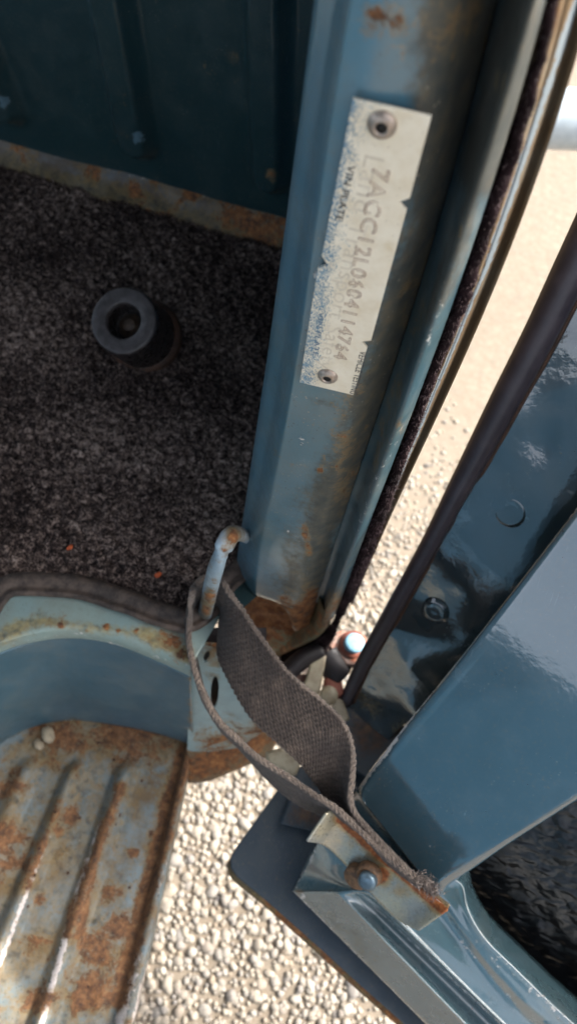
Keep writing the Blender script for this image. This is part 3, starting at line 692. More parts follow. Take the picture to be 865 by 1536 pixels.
# gutter along the outer edge, then the raised lip
ed = B_; q0, q1 = tp((272, 1130))-e0, tp((162, 1536))-e0; cg = (q0@tn)+((q1@tn)-(q0@tn))*(A_-q0@td)/((q1-q0)@td)
hgt += -.006*np.exp(-((B_-cg)/.006)**2)+.010*np.clip(1-B_/np.maximum(cg*.72, .004), 0, 1)**.8
hgt += (vnoise(G, 30, 11)-.5)*.0025+(vnoise(G, 110, 12)-.5)*.0010
G[..., 2] += hgt
lip = G[:, :1].copy()
L1 = lip+np.array([0, 0, .001])-tn*.003; L2 = lip-tn*.005-np.array([0, 0, .006]); L3 = lip-tn*.004-np.array([0, 0, .035])
# cut the tread along the riser's foot: pull vertices lying ahead of it onto it
from bisect import bisect
abx = ((ab-e0)@tn); aby = ((ab-e0)@td); ordr = np.argsort(abx)
lim = np.interp(B_, abx[ordr], aby[ordr], left=aby[ordr][0], right=aby[ordr][-1])-.004
sh = np.clip(lim-A_, 0, None); G = G+sh[..., None]*td; G[..., 2] = np.where(sh > 0, TREAD+.002, G[..., 2])
G = np.concatenate([(L3+sh[:, :1, None]*td), (L2+sh[:, :1, None]*td), (L1+sh[:, :1, None]*td), G], 1)
me = grid_mesh('step_tread', G, .001)
stains(me,
  rust=[(276, 1130, 178, 1500, 15, .85), (60, 1420, 30, .35), (140, 1480, 40, .62), (150, 1420, 40, .55), (25, 1300, 40, .45), (10, 1260, 40, .5), (60, 1500, 30, .55), (190, 1100, 60, .5), (95, 1100, 60, .45), (235, 1110, 40, .45), (85, 1245, 14, .6), (105, 1225, 20, .5),
        (182, 1180, 100, 1400, 12, .55), (90, 1200, 40, 1330, 10, .45), (180, 1390, 26, .6), (118, 1500, 26, .55), (200, 1280, 10, .7), (60, 1350, 14, .5), (15, 1180, 30, .4), (160, 1340, 20, .5), (228, 1250, 8, .5), (140, 1300, 120, 1400, 12, .5)],
  stain=[(100, 1100, 60, 1540, 240, .55), (110, 1092, 270, 1120, 40, .75), (20, 1130, 110, 1092, 30, .7), (190, 1190, 170, 1300, 26, .55), (120, 1150, 60, 1300, 26, .5), (260, 1150, 190, 1450, 26, .6), (60, 1300, 0, 1450, 30, .4), (140, 1250, 60, 1500, 24, .5), (200, 1300, 140, 1536, 30, .45), (110, 1230, 25, .7)],
  wear_glint=[(62, 1282, 0, 1448, 5, .85), (132, 1290, 62, 1536, 7, .9), (150, 1235, 130, 1300, 5, .6), (80, 1245, 60, 1290, 4, .55), (250, 1290, 215, 1420, 6, .5), (205, 1430, 180, 1536, 14, .75), (225, 1440, 200, 1530, 6, .7)])
link('step_tread', me, M['tread'], van)

# ---- plate below the pillar, behind the strap, with its slots
pA, pB, pC = Pz((285, 965), .484), Pz((400, 965), .484), Pz((335, 1122), .312)
pnn = unit(np.cross(pB-pA, pC-pA)); pnn = pnn if pnn.dot(CAM-pA) > 0 else -pnn; pex = unit(pB-pA); pey = np.cross(pnn, pex)
pl = lambda p: Pp(p, pA, pnn)
def loop2(pts): return [((pl(p)-pA)@pex, (pl(p)-pA)@pey) for p in pts]
outl = loop2([(283, 992), (298, 962), (338, 966), (378, 984), (412, 1010), (410, 1050), (402, 1090), (360, 1118), (300, 1128), (281, 1122)])
def oval(c, w, h, ang, n=16):
    out = []
    for t in np.linspace(0, 2*math.pi, n, endpoint=False):
        x, y = w*math.cos(t), h*math.sin(t); out.append((c[0]+x*math.cos(ang)-y*math.sin(ang), c[1]+x*math.sin(ang)+y*math.cos(ang)))
    return loop2(out)
me = fill2d('pillar_plate', [outl, oval((310, 982), 4, 9, .35), oval((322, 1035), 6, 24, .06)], pA, pex, pey, .0015, .0004)
bm = bmesh.new(); bm.from_mesh(me); bmesh.ops.triangulate(bm, faces=bm.faces)
for _ in range(3): bmesh.ops.subdivide_edges(bm, edges=[e for e in bm.edges if e.calc_length() > .008], cuts=1)
bm.to_mesh(me); bm.free()
stains(me, rust=[(320, 965, 22, .7), (350, 975, 30, .7), (400, 1010, 30, .6), (330, 1112, 40, .75), (300, 1112, 22, .6), (380, 1100, 40, .6), (315, 990, 14, .4)], stain=[(315, 960, 320, 1010, 24, .6), (340, 1095, 40, .7)])
link('pillar_plate', me, M['lower'], van)
G = np.array([[pl((x, y))-pnn*.02 for x in np.linspace(284, 400, 6)] for y in np.linspace(978, 1100, 6)]); link('pillar_backing', grid_mesh('pillar_backing', G, .001), M['black'], van)
s_a = smooth_path([Pz(p, .312) for p in [(278, 1120), (320, 1113), (365, 1102), (412, 1080)]], 40); s_b = smooth_path([Pz(p, .302) for p in [(283, 1146), (330, 1140), (372, 1126), (420, 1104)]], 40)
s_c = smooth_path([Pz(p, .280) for p in [(286, 1172), (312, 1170), (350, 1155), (400, 1134)]], 40); s_d = s_c+np.array([0, .05, -.004])
G = catmull_across([s_a, .5*(s_a+s_b)+np.array([0, 0, .002]), s_b, s_c, s_d], 6); G = G+((vnoise(G, 60, 2)-.5)*.003)[..., None]
me = stains(grid_mesh('sill_end', G, .0015), rust=[(300, 1140, 400, 1100, 40, .5)], wear_glint=[(296, 1150, 8, .5)]); link('sill_end', me, M['brown'], van)

# ---- strap staple on the pillar
SY = YF-.024
st_pts = [Py((380, 812), YF+.03), Py((366, 803), YF+.014), Py((355, 800), SY+.022), Py((345, 804), SY+.010), Py((335, 822), SY+.003), Py((322, 858), SY-.001), Py((312, 900), SY+.000), Py((304, 938), SY+.003), Py((301, 952), SY+.008), Py((306, 962), SY+.020), Py((318, 962), SY+.045)]
st = smooth_path(st_pts, 60)
me = stains(sweep('strap_staple', st, .0054, 16, .8), rust=[(350, 803, 14, .8), (316, 895, 14, .62), (310, 915, 10, .6), (335, 830, 8, .4), (322, 870, 6, .5), (303, 958, 8, .5)], stain=[(312, 890, 302, 955, 16, .8), (350, 803, 20, .9), (340, 825, 322, 860, 8, .3)])
link('strap_staple', me, M['bracket'], van)

# ---- unseen cab shell, added for shade inside and for door reflections: roof, far side, side panel ahead of the pillar, back wall
def boxm(name, a, b):
    (x0, y0, z0), (x1, y1, z1) = a, b
    V = [(x0, y0, z0), (x1, y0, z0), (x1, y1, z0), (x0, y1, z0), (x0, y0, z1), (x1, y0, z1), (x1, y1, z1), (x0, y1, z1)]
    me = mesh_from(name, V, [(0, 3, 2, 1), (4, 5, 6, 7), (0, 1, 5, 4), (1, 2, 6, 5), (2, 3, 7, 6), (3, 0, 4, 7)], False)
    bm = bmesh.new(); bm.from_mesh(me); bmesh.ops.bevel(bm, geom=list(bm.edges), offset=.008, segments=2, affect='EDGES', profile=.5); bm.to_mesh(me); bm.free(); return me
xP = Py((365, 800), YF+.03)[0]
link('unseen_roof', boxm('unseen_roof', (-1.5, -1.2, 1.70), (xP+.10, b0[1]+.15, 1.74)), M['shell'], van)
link('side_panel', boxm('side_panel', (xP+.03, YF+.045, .35), (xP+.05, b0[1]+.1, 1.3)), M['shell'], van)

link('unseen_rear_floor', boxm('unseen_rear_floor', (-1.5, -1.2, .40), (-.36, .02, .46)), M['interior'], van)  # out of view, added to keep bright ground out of the door's reflection
link('unseen_sill', boxm('unseen_sill', (-.36, -1.2, .22), (-.12, -.36, .50)), M['shell'], van)  # out of view, added along with the rear floor for the door's reflection
link('unseen_far_side', boxm('unseen_far_side', (-1.54, -1.2, .35), (-1.505, b0[1]+.1, 1.15)), M['shell'], van)
link('unseen_back_wall', boxm('unseen_back_wall', (-1.5, -1.24, .35), (xP, -1.205, 1.06)), M['shell'], van)  # out of view; its top edge is set to shape the door's sky reflection

# ---- identification plate
pf = lambda p: Py(p, YF-.0022)
pa, pb_, pc, pd_ = [pf(p) for p in [(530, 145), (647, 172), (530, 590), (452, 572)]]
ex = unit(.5*((pb_-pa)+(pc-pd_))); ez_ = np.array([0, -1.0, 0]); ex[1] = 0; ex = unit(ex); ey = np.cross(ez_, ex)
def loc(p): q = pf(p)-pa; return (q@ex, q@ey)
plate_px = [(530, 145), (647, 172), (628, 268), (613, 296), (601, 299), (612, 308), (556, 507), (545, 509), (552, 519), (530, 590), (452, 572), (480, 398), (487, 396), (483, 385)]
plate_px = [(530, 145), (647, 172), (615, 294), (599, 300), (610, 312), (557, 508), (543, 510), (551, 519), (530, 590), (450, 571), (477, 399), (492, 395), (483, 381)]
def circ(c, r, n=20): return [(c[0]+r*math.cos(t), c[1]+r*math.sin(t)) for t in np.linspace(0, 2*math.pi, n, endpoint=False)]
me = fill2d('identification_plate', [[loc(p) for p in plate_px]], pf((530, 145)), ex, ey, .0008, .00015)
vp = link('identification_plate', me, M['plate'], van, label='cream metal identification plate riveted to the pillar with stamped number')
for (cxy, rpx) in (((573.5, 183.5), 23.5), ((492, 561), 17)):
    c = pf(cxy); r = rpx*np.linalg.norm(c-CAM)*.96/F_PX; r = r*(.94 if rpx < 20 else .9)
    prof = [(r, .0006), (r*.99, .0012), (r*.92, .0018), (r*.7, .0026), (r*.5, .0029), (r*.42, .0028), (r*.36, .0022), (r*.32, .0005), (0, .0004)]
    rv = link('rivet', lathe('rivet', prof, c, ez_, 28), M['rivet'], vp)
    link('rivet_hole', lathe('rivet_hole', [(r*.30, .0006), (r*.3, .0012), (0, .0012)], c, ez_, 18), M['dark_hole'], rv) if False else None
    link('hole_disc', lathe('hole_disc', [(r*.37, .0012), (r*.36, .0024), (0, .0023)], c+ex*r*.03, ez_, 14), M['dark_hole'], vp)  # flat dark disc painting the shade inside the rivet's hole
def line_text(body, p0, p1, hpx, mat, lift, outline=0, name='lettering', spacing=1.0):
    a, b = pf(p0), pf(p1); d = b-a; L = np.linalg.norm(d); tx = d/L; ty = unit(np.cross(ez_, tx))
    h = hpx*np.linalg.norm(.5*(a+b)-CAM)/F_PX
    return link(name, text_mesh(name, body, a, tx, ty, L, h, lift, outline, spacing), mat, vp)
LIFT = .00102
line_text('Land Transport Safety', (548, 228), (478, 548), 24, M['ghost'], LIFT, 0, 'ghost_lettering', 1.05)
line_text('7ACC12L0604114764', (560, 247), (501, 533), 21, M['stamp'], LIFT+.0001, .00012, 'stamped_number', 1.12)
line_text('VIN PLATE', (523, 243), (504, 326), 10, M['ink'], LIFT+.0001)
line_text('VIN PLATE', (479, 464), (470, 530), 7.5, M['ink_pale'], LIFT+.00005)
line_text('VEHICLE TESTING', (540.5, 523), (525, 587), 10, M['ink'], LIFT+.00005)

# ================================================================== carpet and things on it
cor = [Pz(p, FLOOR) for p in [(-150, 222), (440, 398), (440, 915), (-150, 915)]]
nx, ny = 340, 420
X0, X1 = min(c[0] for c in cor)-.02, xP+.032; Y0, Y1 = Pz((150, 893), FLOOR)[1]-.06, max(c[1] for c in cor)+.02
gx, gy = np.linspace(X0, X1, nx), np.linspace(Y0, Y1, ny); G = np.stack(np.meshgrid(gx, gy, indexing='ij')+[np.full((nx, ny), FLOOR)], -1)
edge_px = [(-160, 985), (-60, 945), (-10, 925), (6, 905), (24, 890), (70, 887), (130, 894), (190, 915), (240, 935), (282, 944), (318, 918), (350, 878), (380, 860)]
ed = smooth_path([Pz(p, FLOOR) for p in edge_px], 200)
eo = np.argsort(ed[:, 0]); ylim = np.interp(G[..., 0], ed[eo, 0], ed[eo, 1])
below = np.clip(ylim-G[..., 1], 0, None); G[..., 1] += below
dist = G[..., 1]-ylim
# front boundary follows the bulkhead flange
fr = fd; fo = np.argsort(fr[:, 0]); ymax = np.interp(G[..., 0], fr[fo, 0], fr[fo, 1])+.006; G[..., 1] = np.minimum(G[..., 1], ymax)
G[..., 2] += .012*(vnoise(G, 8, 21)-.5)+.006*np.clip(dist/.05, 0, 1)+(vnoise(G, 190, 22)-.5)*.0045+(vnoise(G, 420, 23)-.5)*.003
carpet_o = Pz((150, 600), FLOOR)
carpet = link('carpet', grid_mesh('carpet', G, .002), M['carpet'], base=carpet_o, label='dark speckled grey pile carpet on the cab floor beside the pillar', cat='carpet')
CZ = G[..., 2].copy()
def cz(x, y): 
    i = int(np.clip((x-X0)/(X1-X0)*(nx-1), 0, nx-1)); j = int(np.argmin(np.abs(G[i, :, 1]-y))); return G[i, j, 2]
# tufts
N = 60000
ti = rng.integers(1, nx-1, N); tj = rng.integers(1, ny-1, N); base_ = G[ti, tj]+rng.normal(0, .0008, (N, 3))*np.array([1, 1, .2])
qpx = proj(base_); ok = (qpx[:, 0] > -30) & (qpx[:, 0] < 480) & (qpx[:, 1] > 240) & (qpx[:, 1] < 970) & (dist[ti, tj] > .004); base_ = base_[ok]; n = len(base_)
dirv = rng.normal(0, .7, (n, 3)); dirv[:, 2] = np.abs(dirv[:, 2])+.5; dirv /= np.linalg.norm(dirv, axis=1, keepdims=True); Lh = rng.uniform(.0015, .0052, n)[:, None]
side = np.cross(dirv, rng.normal(size=(n, 3))); side /= np.linalg.norm(side, axis=1, keepdims=True); wd = rng.uniform(.00014, .00034, n)[:, None]
TV = np.stack([base_-side*wd, base_+side*wd, base_+dirv*Lh], 1).reshape(-1, 3); TF = np.arange(3*n).reshape(-1, 3)
tuft_mat = NT('tuft'); tone = tuft_mat.attr('tone'); tuft_mat = tuft_mat.out(tuft_mat.colors(tone, [(0, srgb('191413')), (.5, srgb('3a302d')), (.8, srgb('6e5f58')), (1, srgb('a08e84'))]), .95, None, **{'Specular IOR Level': .1})
me = mesh_from('pile', TV, TF, False); set_attr(me, 'tone', np.repeat(rng.random(n)**1.2, 3)); link('pile', me, tuft_mat, carpet, kind='stuff')
# bound edge
e_out = smooth_path([Pz(p, FLOOR+.003) for p in edge_px], 160); 
tang = np.gradient(e_out, axis=0); tang /= np.linalg.norm(tang, axis=1, keepdims=True); nin = np.cross(np.array([0, 0, 1.0]), tang)
if nin[80].dot(np.array([0, 1, 0])) < 0: nin = -nin
wob = (vnoise(e_out, 40, 31)-.5)[:, None]
sec = [(-.002, -.003), (-.0035, .001), (-.001, .0048), (.002, .0032), (.004, .0028), (.0075, .0058), (.011, .0068), (.014, .0050), (.016, .0015)]
G2 = catmull_across([e_out+nin*(a*.92+wob*.004)+np.array([0, 0, 1])*(h*.62+wob*.002) for a, h in sec], 4)
G2[..., 2] += (vnoise(G2, 120, 33)-.5)*.0016
link('bound_edge', grid_mesh('bound_edge', G2, .0006), M['binding'], carpet)

# hollow rubber buffer
base_c = Pz((224, 510), FLOOR+.004); top_c = CAM+ray((185.5, 481))*0
tc_ray = ray((185.5, 481)); Lbuf = .062
# top centre: on the pixel ray, Lbuf away from the base
u_ = tc_ray; w_ = CAM-base_c; A2 = u_@u_; B2 = 2*(u_@w_); C2 = w_@w_-Lbuf**2; disc = B2*B2-4*A2*C2; tt = (-B2-math.sqrt(max(disc, 0)))/(2*A2); top_c = CAM+u_*tt
axb = unit(top_c-base_c); Rb = 51*np.linalg.norm(top_c-CAM)/F_PX*.97
print('buffer R', Rb, 'len', np.linalg.norm(top_c-base_c), 'axis', axb)
buf = thing('rubber_buffer', 'hollow black rubber buffer with a bolt inside, fixed through the carpet', 'buffer', base_c)
Lh_ = np.linalg.norm(top_c-base_c)
prof = [(Rb*1.06, -.02), (Rb*1.06, .004), (Rb*1.02, .010), (Rb*1.0, Lh_-.006), (Rb*.985, Lh_-.003), (Rb*.93, Lh_-.0012), (Rb*.52, Lh_-.0012), (Rb*.48, Lh_-.020), (0, Lh_-.020)]
link('sleeve', sharp(lathe('sleeve', prof, base_c, axb, 48), 50), M['rubber'], buf)
link('top_ring', sharp(lathe('top_ring', [(Rb*.97, Lh_-.004), (Rb*.975, Lh_-.0012), (Rb*.94, Lh_+.0005), (Rb*.90, Lh_+.0008), (Rb*.56, Lh_+.0008), (Rb*.52, Lh_+.0002), (Rb*.50, Lh_-.004)], base_c, axb, 48), 60), M['dusty_rubber'], buf)
link('base_ring', lathe('base_ring', [(Rb*1.04, .006), (Rb*1.14, .006), (Rb*1.19, .010), (Rb*1.14, .016), (Rb*1.03, .018)], base_c, axb, 40), M['brown_line'], buf)
bo = base_c+axb*(Lh_-.020)
link('bolt', lathe('bolt', [(Rb*.40, .0), (Rb*.40, .002), (Rb*.36, .003), (Rb*.22, .003), (Rb*.22, .008), (Rb*.18, .009), (0, .009)], bo, axb, 8), M['old_bolt'], buf)
def crumb(px, r, mat, name, label, cat, z, group=None):
    c = Pz(px, z); W = stone_shape(rng.integers(50), IV)*np.array([r, r*.7, r*.55]); a = rng.uniform(0, 6)
    W = np.stack([W[:, 0]*math.cos(a)-W[:, 1]*math.sin(a), W[:, 0]*math.sin(a)+W[:, 1]*math.cos(a), W[:, 2]], -1)+c+np.array([0, 0, r*.4])
    return link(name, mesh_from(name, W, IF), mat, base=c, label=label, cat=cat, group=group)
c1 = Pz((106, 822), FLOOR); c2 = Pz((237, 863), FLOOR)
crumb((106, 822), .0026, M['crumb'], 'crumb', 'tiny orange crumb on the carpet left of centre, farther from strap', 'crumb', cz(c1[0], c1[1])+.001)
crumb((237, 863), .0028, M['crumb'], 'crumb', 'tiny reddish crumb on the carpet nearer the strap bracket', 'crumb', cz(c2[0], c2[1])+.001)
crumb((74, 1104), .0085, M['pebble_a'], 'pebble', 'larger pale pebble lying on the rusty step under the riser', 'pebble', TREAD+.003)
crumb((60, 1117), .0055, M['pebble_a'], 'pebble', 'smaller pale pebble just left of the larger one on the step', 'pebble', TREAD+.003)

# ================================================================== door
door = thing('open_door', 'open blue van door with glossy hinge edge and black pocket', 'door', (.25, .05, .3))
dA, dB = Pz((533, 1188), .470), Pz((668, 1343), .470)
dd = unit(dB-dA); dn = np.cross((0, 0, 1.0), dd)
if dn.dot(CAM-dA) < 0: dn = -dn; 
dn[2] = 0; dn = unit(dn); LEAN = math.radians(40)
pn = unit(dn*math.cos(LEAN)+np.array([0, 0, 1])*math.sin(LEAN)); pup = unit(np.cross(pn, dd)); 
if pup[2] < 0: pup = -pup
fp_ = lambda p: Pp(p, dA, pn)
# face panel: left edge, right edge, both carried on above the frame
le = [(541, 1198), (535, 1189), (537, 1180), (545, 1167), (560, 1146), (610, 1083), (690, 984), (780, 868), (865, 758), (985, 605)]
re = [(664, 1354), (664, 1345), (669, 1335), (682, 1325), (704, 1311), (765, 1269), (865, 1205), (1000, 1118), (1160, 1010)]
nl = 210
awayL = lambda C: (C-CAM)/np.linalg.norm(C-CAM, axis=1, keepdims=True)
Lc = smooth_path(grow([fp_(p) for p in le], .22), nl); Rc = smooth_path(grow([fp_(p) for p in re], .25), nl)
cols = []
back = -pn
for off, dpt in [(.003, .036), (.0007, .009), (.0004, .0030), (.0016, .0007), (.0048, 0)]:
    cols.append(Lc+dd*off+(awayL(Lc) if dpt > .003 else back)*dpt)
for t in np.linspace(.08, .92, 40): cols.append(Lc*(1-t)+Rc*t+back*(.0015*(vnoise(Lc*(1-t)+Rc*t, 9, 41)-.5))[:, None]*2)
for off, dpt in [(.0048, 0), (.0020, .0007), (.0007, .0026), (.0002, .006), (.0, .04)]:
    cols.append(Rc-dd*off+back*dpt)
G = np.array(cols)
# roll the bottom edge over as well
bot = G[:, 0]; r1 = bot+back*.001-pup*.0010; r2 = bot+awayL(bot)*.004-pup*.0008; r3 = bot+awayL(bot)*.02
G = np.concatenate([r3[:, None], r2[:, None], r1[:, None], G], 1)
me = stains(grid_mesh('stiffener_panel', G, 0), wear_glint=[(533, 1188, 660, 1020, 2.2, 1), (660, 1020, 865, 758, 2.4, 1), (690, 1322, 865, 1206, 2.2, 1), (556, 1225, 8, .5), (548, 1198, 6, .5), (680, 1190, 6, .3), (645, 1270, 20, .28)], stain=[(620, 1290, 660, 1330, 14, .4)])  # long thin strips paint edge highlights; the small spots are worn paint
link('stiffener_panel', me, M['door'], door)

# hinge-side face with screws
hA, hB = Pz((516, 1046), .372), Pz((600, 1112), .372); hd = unit(hB-hA); hn = unit(np.cross((0, 0, 1), hd))
if hn.dot(CAM-hA) < 0: hn = -hn
hn = unit(hn*math.cos(.52)+np.array([0, 0, 1])*math.sin(.52))
hf = lambda p: Pp(p, hA, hn)
for p in [(560, 1146), (690, 984), (865, 758)]:
    print('edge depth', np.linalg.norm(fp_(p)-CAM), 'strip depth', np.linalg.norm(hf(p)-CAM))
hl = smooth_path(grow([hf(p) for p in [(500, 1092), (516, 1050), (531, 1012), (575, 935), (640, 828), (700, 712), (780, 566), (872, 400), (960, 240)]], .3), 210)
hr = smooth_path(grow([hf(p) for p in [(560, 1150), (590, 1102), (625, 1072), (680, 1010), (740, 935), (800, 855), (900, 725), (1000, 590), (1120, 430)]], .3), 210)
G = np.array([hl*(1-t)+hr*t for t in np.linspace(0, 1, 60)])
W_ = G; dents = np.zeros(G.shape[:2])
for (px_, r_, d_) in [((763, 768), .020, .0016), ((651, 920), .018, .0012)]:
    c = hf(px_); dents -= d_*np.exp(-(np.linalg.norm(G-c, axis=2)/r_)**2)
dents += (vnoise(G, 22, 43)-.5)*.006+(vnoise(G, 60, 45)-.5)*.0009+(vnoise(G, 7, 44)-.5)*.006
G = G+hn*dents[..., None]
me = stains(grid_mesh('hinge_face', G, .001), rust=[(530, 1040, 560, 1060, 20, .3)], wear_glint=[(800, 660, 30, .22), (760, 690, 30, .2)], stain=[(540, 1060, 600, 1100, 40, .45)])
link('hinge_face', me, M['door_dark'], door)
for px_, rp in (((763, 768), 22), ((651, 918), 16)):
    c = hf(px_)-hn*.0005; r = rp*np.linalg.norm(c-CAM)/F_PX
    me = lathe('screw', [(r*1.3, -.0008), (r*1.05, .0002), (r*.95, .0006), (r*.82, .0007), (r*.6, .0003), (r*.3, .0004), (0, .0004)], c-hn*.0004, hn, 24); stains(me)
    link('screw', me, M['door_dark'], door)
# rubber weather strip with brown sealant beside it
rub = [(531, 999, 523, 1032), (571, 926, 589, 912), (631, 817, 643, 822), (690, 690, 711, 696), (728, 611, 757, 618), (790, 492, 826, 496), (838, 390, 872, 410), (900, 262, 945, 270), (980, 120, 1030, 130)]
cp = []
for x0, y0, x1, y1 in [(512, 1046, 530, 1052), (536, 990, 556, 996), (571, 924, 594, 932), (605, 862, 629, 870), (640, 795, 667, 806), (690, 690, 724, 708), (735, 596, 775, 617), (790, 485, 835, 510), (840, 376, 890, 402), (905, 235, 960, 262), (985, 70, 1045, 100)]:
    a, b = hf((x0, y0)), hf((x1, y1)); m = .5*(a+b)+hn*.004; cp.append(np.append(m, np.linalg.norm(a-b)*.5*.98))
_e = np.append(unit(cp[-1][:3]-cp[-2][:3])*.25, 0); cp = smooth_path(cp+[cp[-1]+_e], 190); cp[:, :3] += hn*((vnoise(cp[:, :3], 18, 47)-.5)*.003)[:, None]
link('weather_strip', sweep('weather_strip', cp[:, :3], cp[:, 3], 18), M['seal_rubber'], door)
bl = cp[:, :3].copy(); tg = np.gradient(bl, axis=0); tg /= np.linalg.norm(tg, axis=1, keepdims=True); sd_ = np.cross(tg, hn)
if sd_[60].dot(hr[60]-hl[60]) < 0: sd_ = -sd_
bl = bl+sd_*(cp[:, 3:4]*1.0+.0002)-hn*.0036
link('sealant', sweep('sealant', bl, .0013+.0006*vnoise(bl, 90, 3), 8), M['brown_line'], door)
# ledge closing the hinge face at the bottom
G = quadgrid([(505, 1042), (612, 1092), (600, 1190), (520, 1150)], 40, 40, lambda p: Pz(p, .366)); G[..., 2] += (vnoise(G, 40, 5)-.5)*.006
me = stains(grid_mesh('hinge_ledge', G, .002), stain=[(560, 1090, 60, .7)], rust=[(540, 1060, 30, .35)]); link('hinge_ledge', me, M['door_bottom'], door)
G = quadgrid([(545, 1100), (640, 1050), (640, 1180), (540, 1200)], 8, 8, lambda p: Pz(p, .375)); link('ledge_shadow_box', grid_mesh('ledge_shadow_box', G, .002), M['door_dark'], door) if False else None

# outer skin of the door, on its far side
od = dd; oo = hf((512, 1048))+hn*-.004
oz = np.linspace(.338, 1.02, 24); os_ = np.linspace(0, .95, 30)
G = oo*np.array([1, 1, 0])+os_[:, None, None]*od+np.array([0, 0, 1])*oz[None, :, None]+dn*(-.012-.03*np.sin(np.clip(os_/.95, 0, 1)*math.pi)**.5)[:, None, None]
top_px = hf((985, 70)); G = G+((oz-oo[2])/(top_px[2]-oo[2]))[None, :, None]*(np.array([top_px[0]-oo[0], top_px[1]-oo[1], 0]))*np.where(oz > oo[2], 1, 0)[None, :, None]
link('outer_skin', stains(grid_mesh('outer_skin', G, .001, face=(1, 2, 1))), M['door_low'], door)
# the stiffener's sheet carries on behind strap and clamp
lowA, lowB = Lc[0]+awayL(Lc)[0]*.006, Rc[0]+awayL(Rc)[0]*.006
G = np.array([[lowA*(1-t)+lowB*t-dd*.004*(1-t)+back*k*.35-pup*k for k in np.linspace(-.004, .06, 20)] for t in np.linspace(-.02, 1.0, 40)])
link('stiffener_base', stains(grid_mesh('stiffener_base', G, .001)), M['door'], door)

# sloping lower panel with its groove, band and pocket lip
E0 = [(440, 1337, .388), (700, 1598, .388)]
E1 = [(507, 1338, .433), (790, 1630, .433)]
E1i = [(522, 1340, .424), (806, 1622, .424)]
E2i = [(535, 1336, .425), (818, 1612, .425)]
E2 = [(548, 1336, .449), (836, 1618, .449)]
E3 = [(620, 1330, .458), (650, 1362, .458), (680, 1398, .458), (708, 1437, .458), (749, 1484, .458), (803, 1538, .458), (930, 1640, .458)]
E3b = [(636, 1322, .466), (665, 1352, .466), (690, 1392, .466), (720, 1430, .466), (762, 1478, .466), (815, 1530, .466), (945, 1630, .466)]
E4 = [(672, 1318, .472), (690, 1332, .472), (698, 1366, .472), (722, 1408, .472), (762, 1449, .472), (850, 1533, .472), (980, 1640, .472)]
pth = lambda E: smooth_path(grow([Pz(e[:2], e[2]) for e in E], .45), 260)
c0, c1_, c1i, c2i, c2_, c3, c3b, c4 = map(pth, (E0, E1, E1i, E2i, E2, E3, E3b, E4))
# rounded start of the groove
tfade = np.clip(np.linspace(0, 1, 260)/.03, 0, 1)[:, None]**.6
flat1 = c1_*.5+c2_*.5
c1i = flat1*(1-tfade)+c1i*tfade; c2i = flat1*(1-tfade)+c2i*tfade
under = c0+np.array([0, 0, -.012])+dn*-.004
inner = c4+np.array([0, 0, -.002])-dn*.004; inner2 = c4-np.array([0, 0, .03])-dn*.02
G = catmull_across([under, c0, .5*(c0+c1_), .12*c0+.88*c1_, c1_, c1i, c2i, c2_, .85*c2_+.15*c3, .5*(c2_+c3), c3, c3b, .4*c3b+.6*c4, c4, inner, inner2], 5)
G = G+(vnoise(G, 25, 51)-.5)[..., None]*np.array([0, 0, .0016])
me = stains(grid_mesh('lower_panel', G, .001), wear_glint=[(680, 1400, 800, 1536, 4, .5), (750, 1440, 850, 1530, 12, .42), (560, 1360, 750, 1536, 2.5, .6), (690, 1400, 760, 1460, 14, .35), (455, 1345, 10, .5), (440, 1337, 620, 1520, 3, .6)], stain=[(470, 1350, 560, 1440, 30, .35)], rust=[(448, 1340, 8, .5), (640, 1420, 700, 1500, 20, .1)])  # long pale lines paint highlights on groove ridge, band and lip
link('lower_panel', me, M['door_low'], door)
# left end of the lower panel turns up to the clamp
G = quadgrid([(487, 1240), (560, 1300), (540, 1375), (440, 1337)], 40, 40, lambda p: Pz(p, .418)); 
tl, tr, br, bl_ = Pz((490, 1235), .448), Pz((640, 1345), .456), Pz((600, 1400), .447), Pz((440, 1337), .4055)
u = np.linspace(0, 1, 40)[:, None, None]; v = np.linspace(0, 1, 60)[None, :, None]
blc = Pz((440, 1337), .3885); mid_ = Pz((511, 1340), .431)
Lft = smooth_path([blc, Pz((456, 1306), .395), Pz((473, 1272), .422), Pz((492, 1240), .442)], 60)
Rgt = smooth_path([Pz((509, 1341), .4325), Pz((530, 1336), .438), Pz((548, 1338), .4475), Pz((585, 1330), .452), Pz((630, 1332), .458)], 60)
G = np.array([Lft*(1-t)+Rgt*t for t in np.linspace(0, 1, 40)]); G = G+(vnoise(G, 25, 53)-.5)[..., None]*np.array([0, 0, .003])
G = np.concatenate([(Lft+np.array([-.001, .0, -.012]))[None], G], 0)
me = stains(grid_mesh('panel_end', G, .001), wear_glint=[(442, 1335, 480, 1260, 6, .5), (450, 1342, 10, .5)], rust=[(446, 1340, 9, .7)], stain=[(480, 1320, 26, .35)]); link('panel_end', me, M['door_low'], door)
# pocket liner, set back
lo = dA-pn*.050; lnn = pn
lf = lambda p: Pp(p, lo, lnn)
l0 = lf((640, 1420)); G = l0+np.linspace(-.03, .75, 190)[:, None, None]*dd+np.linspace((.412-l0[2])/pup[2], .55, 170)[None, :, None]*pup; G = G+lnn*((vnoise(G, 40, 61)-.5)*.004+(vnoise(G, 130, 62)-.5)*.0025)[..., None]
me = stains(grid_mesh('pocket_liner', G, .001), stain=[(690, 1335, 770, 1450, 15, .8), (770, 1450, 850, 1530, 26, .85)]); link('pocket_liner', me, M['liner'], door)
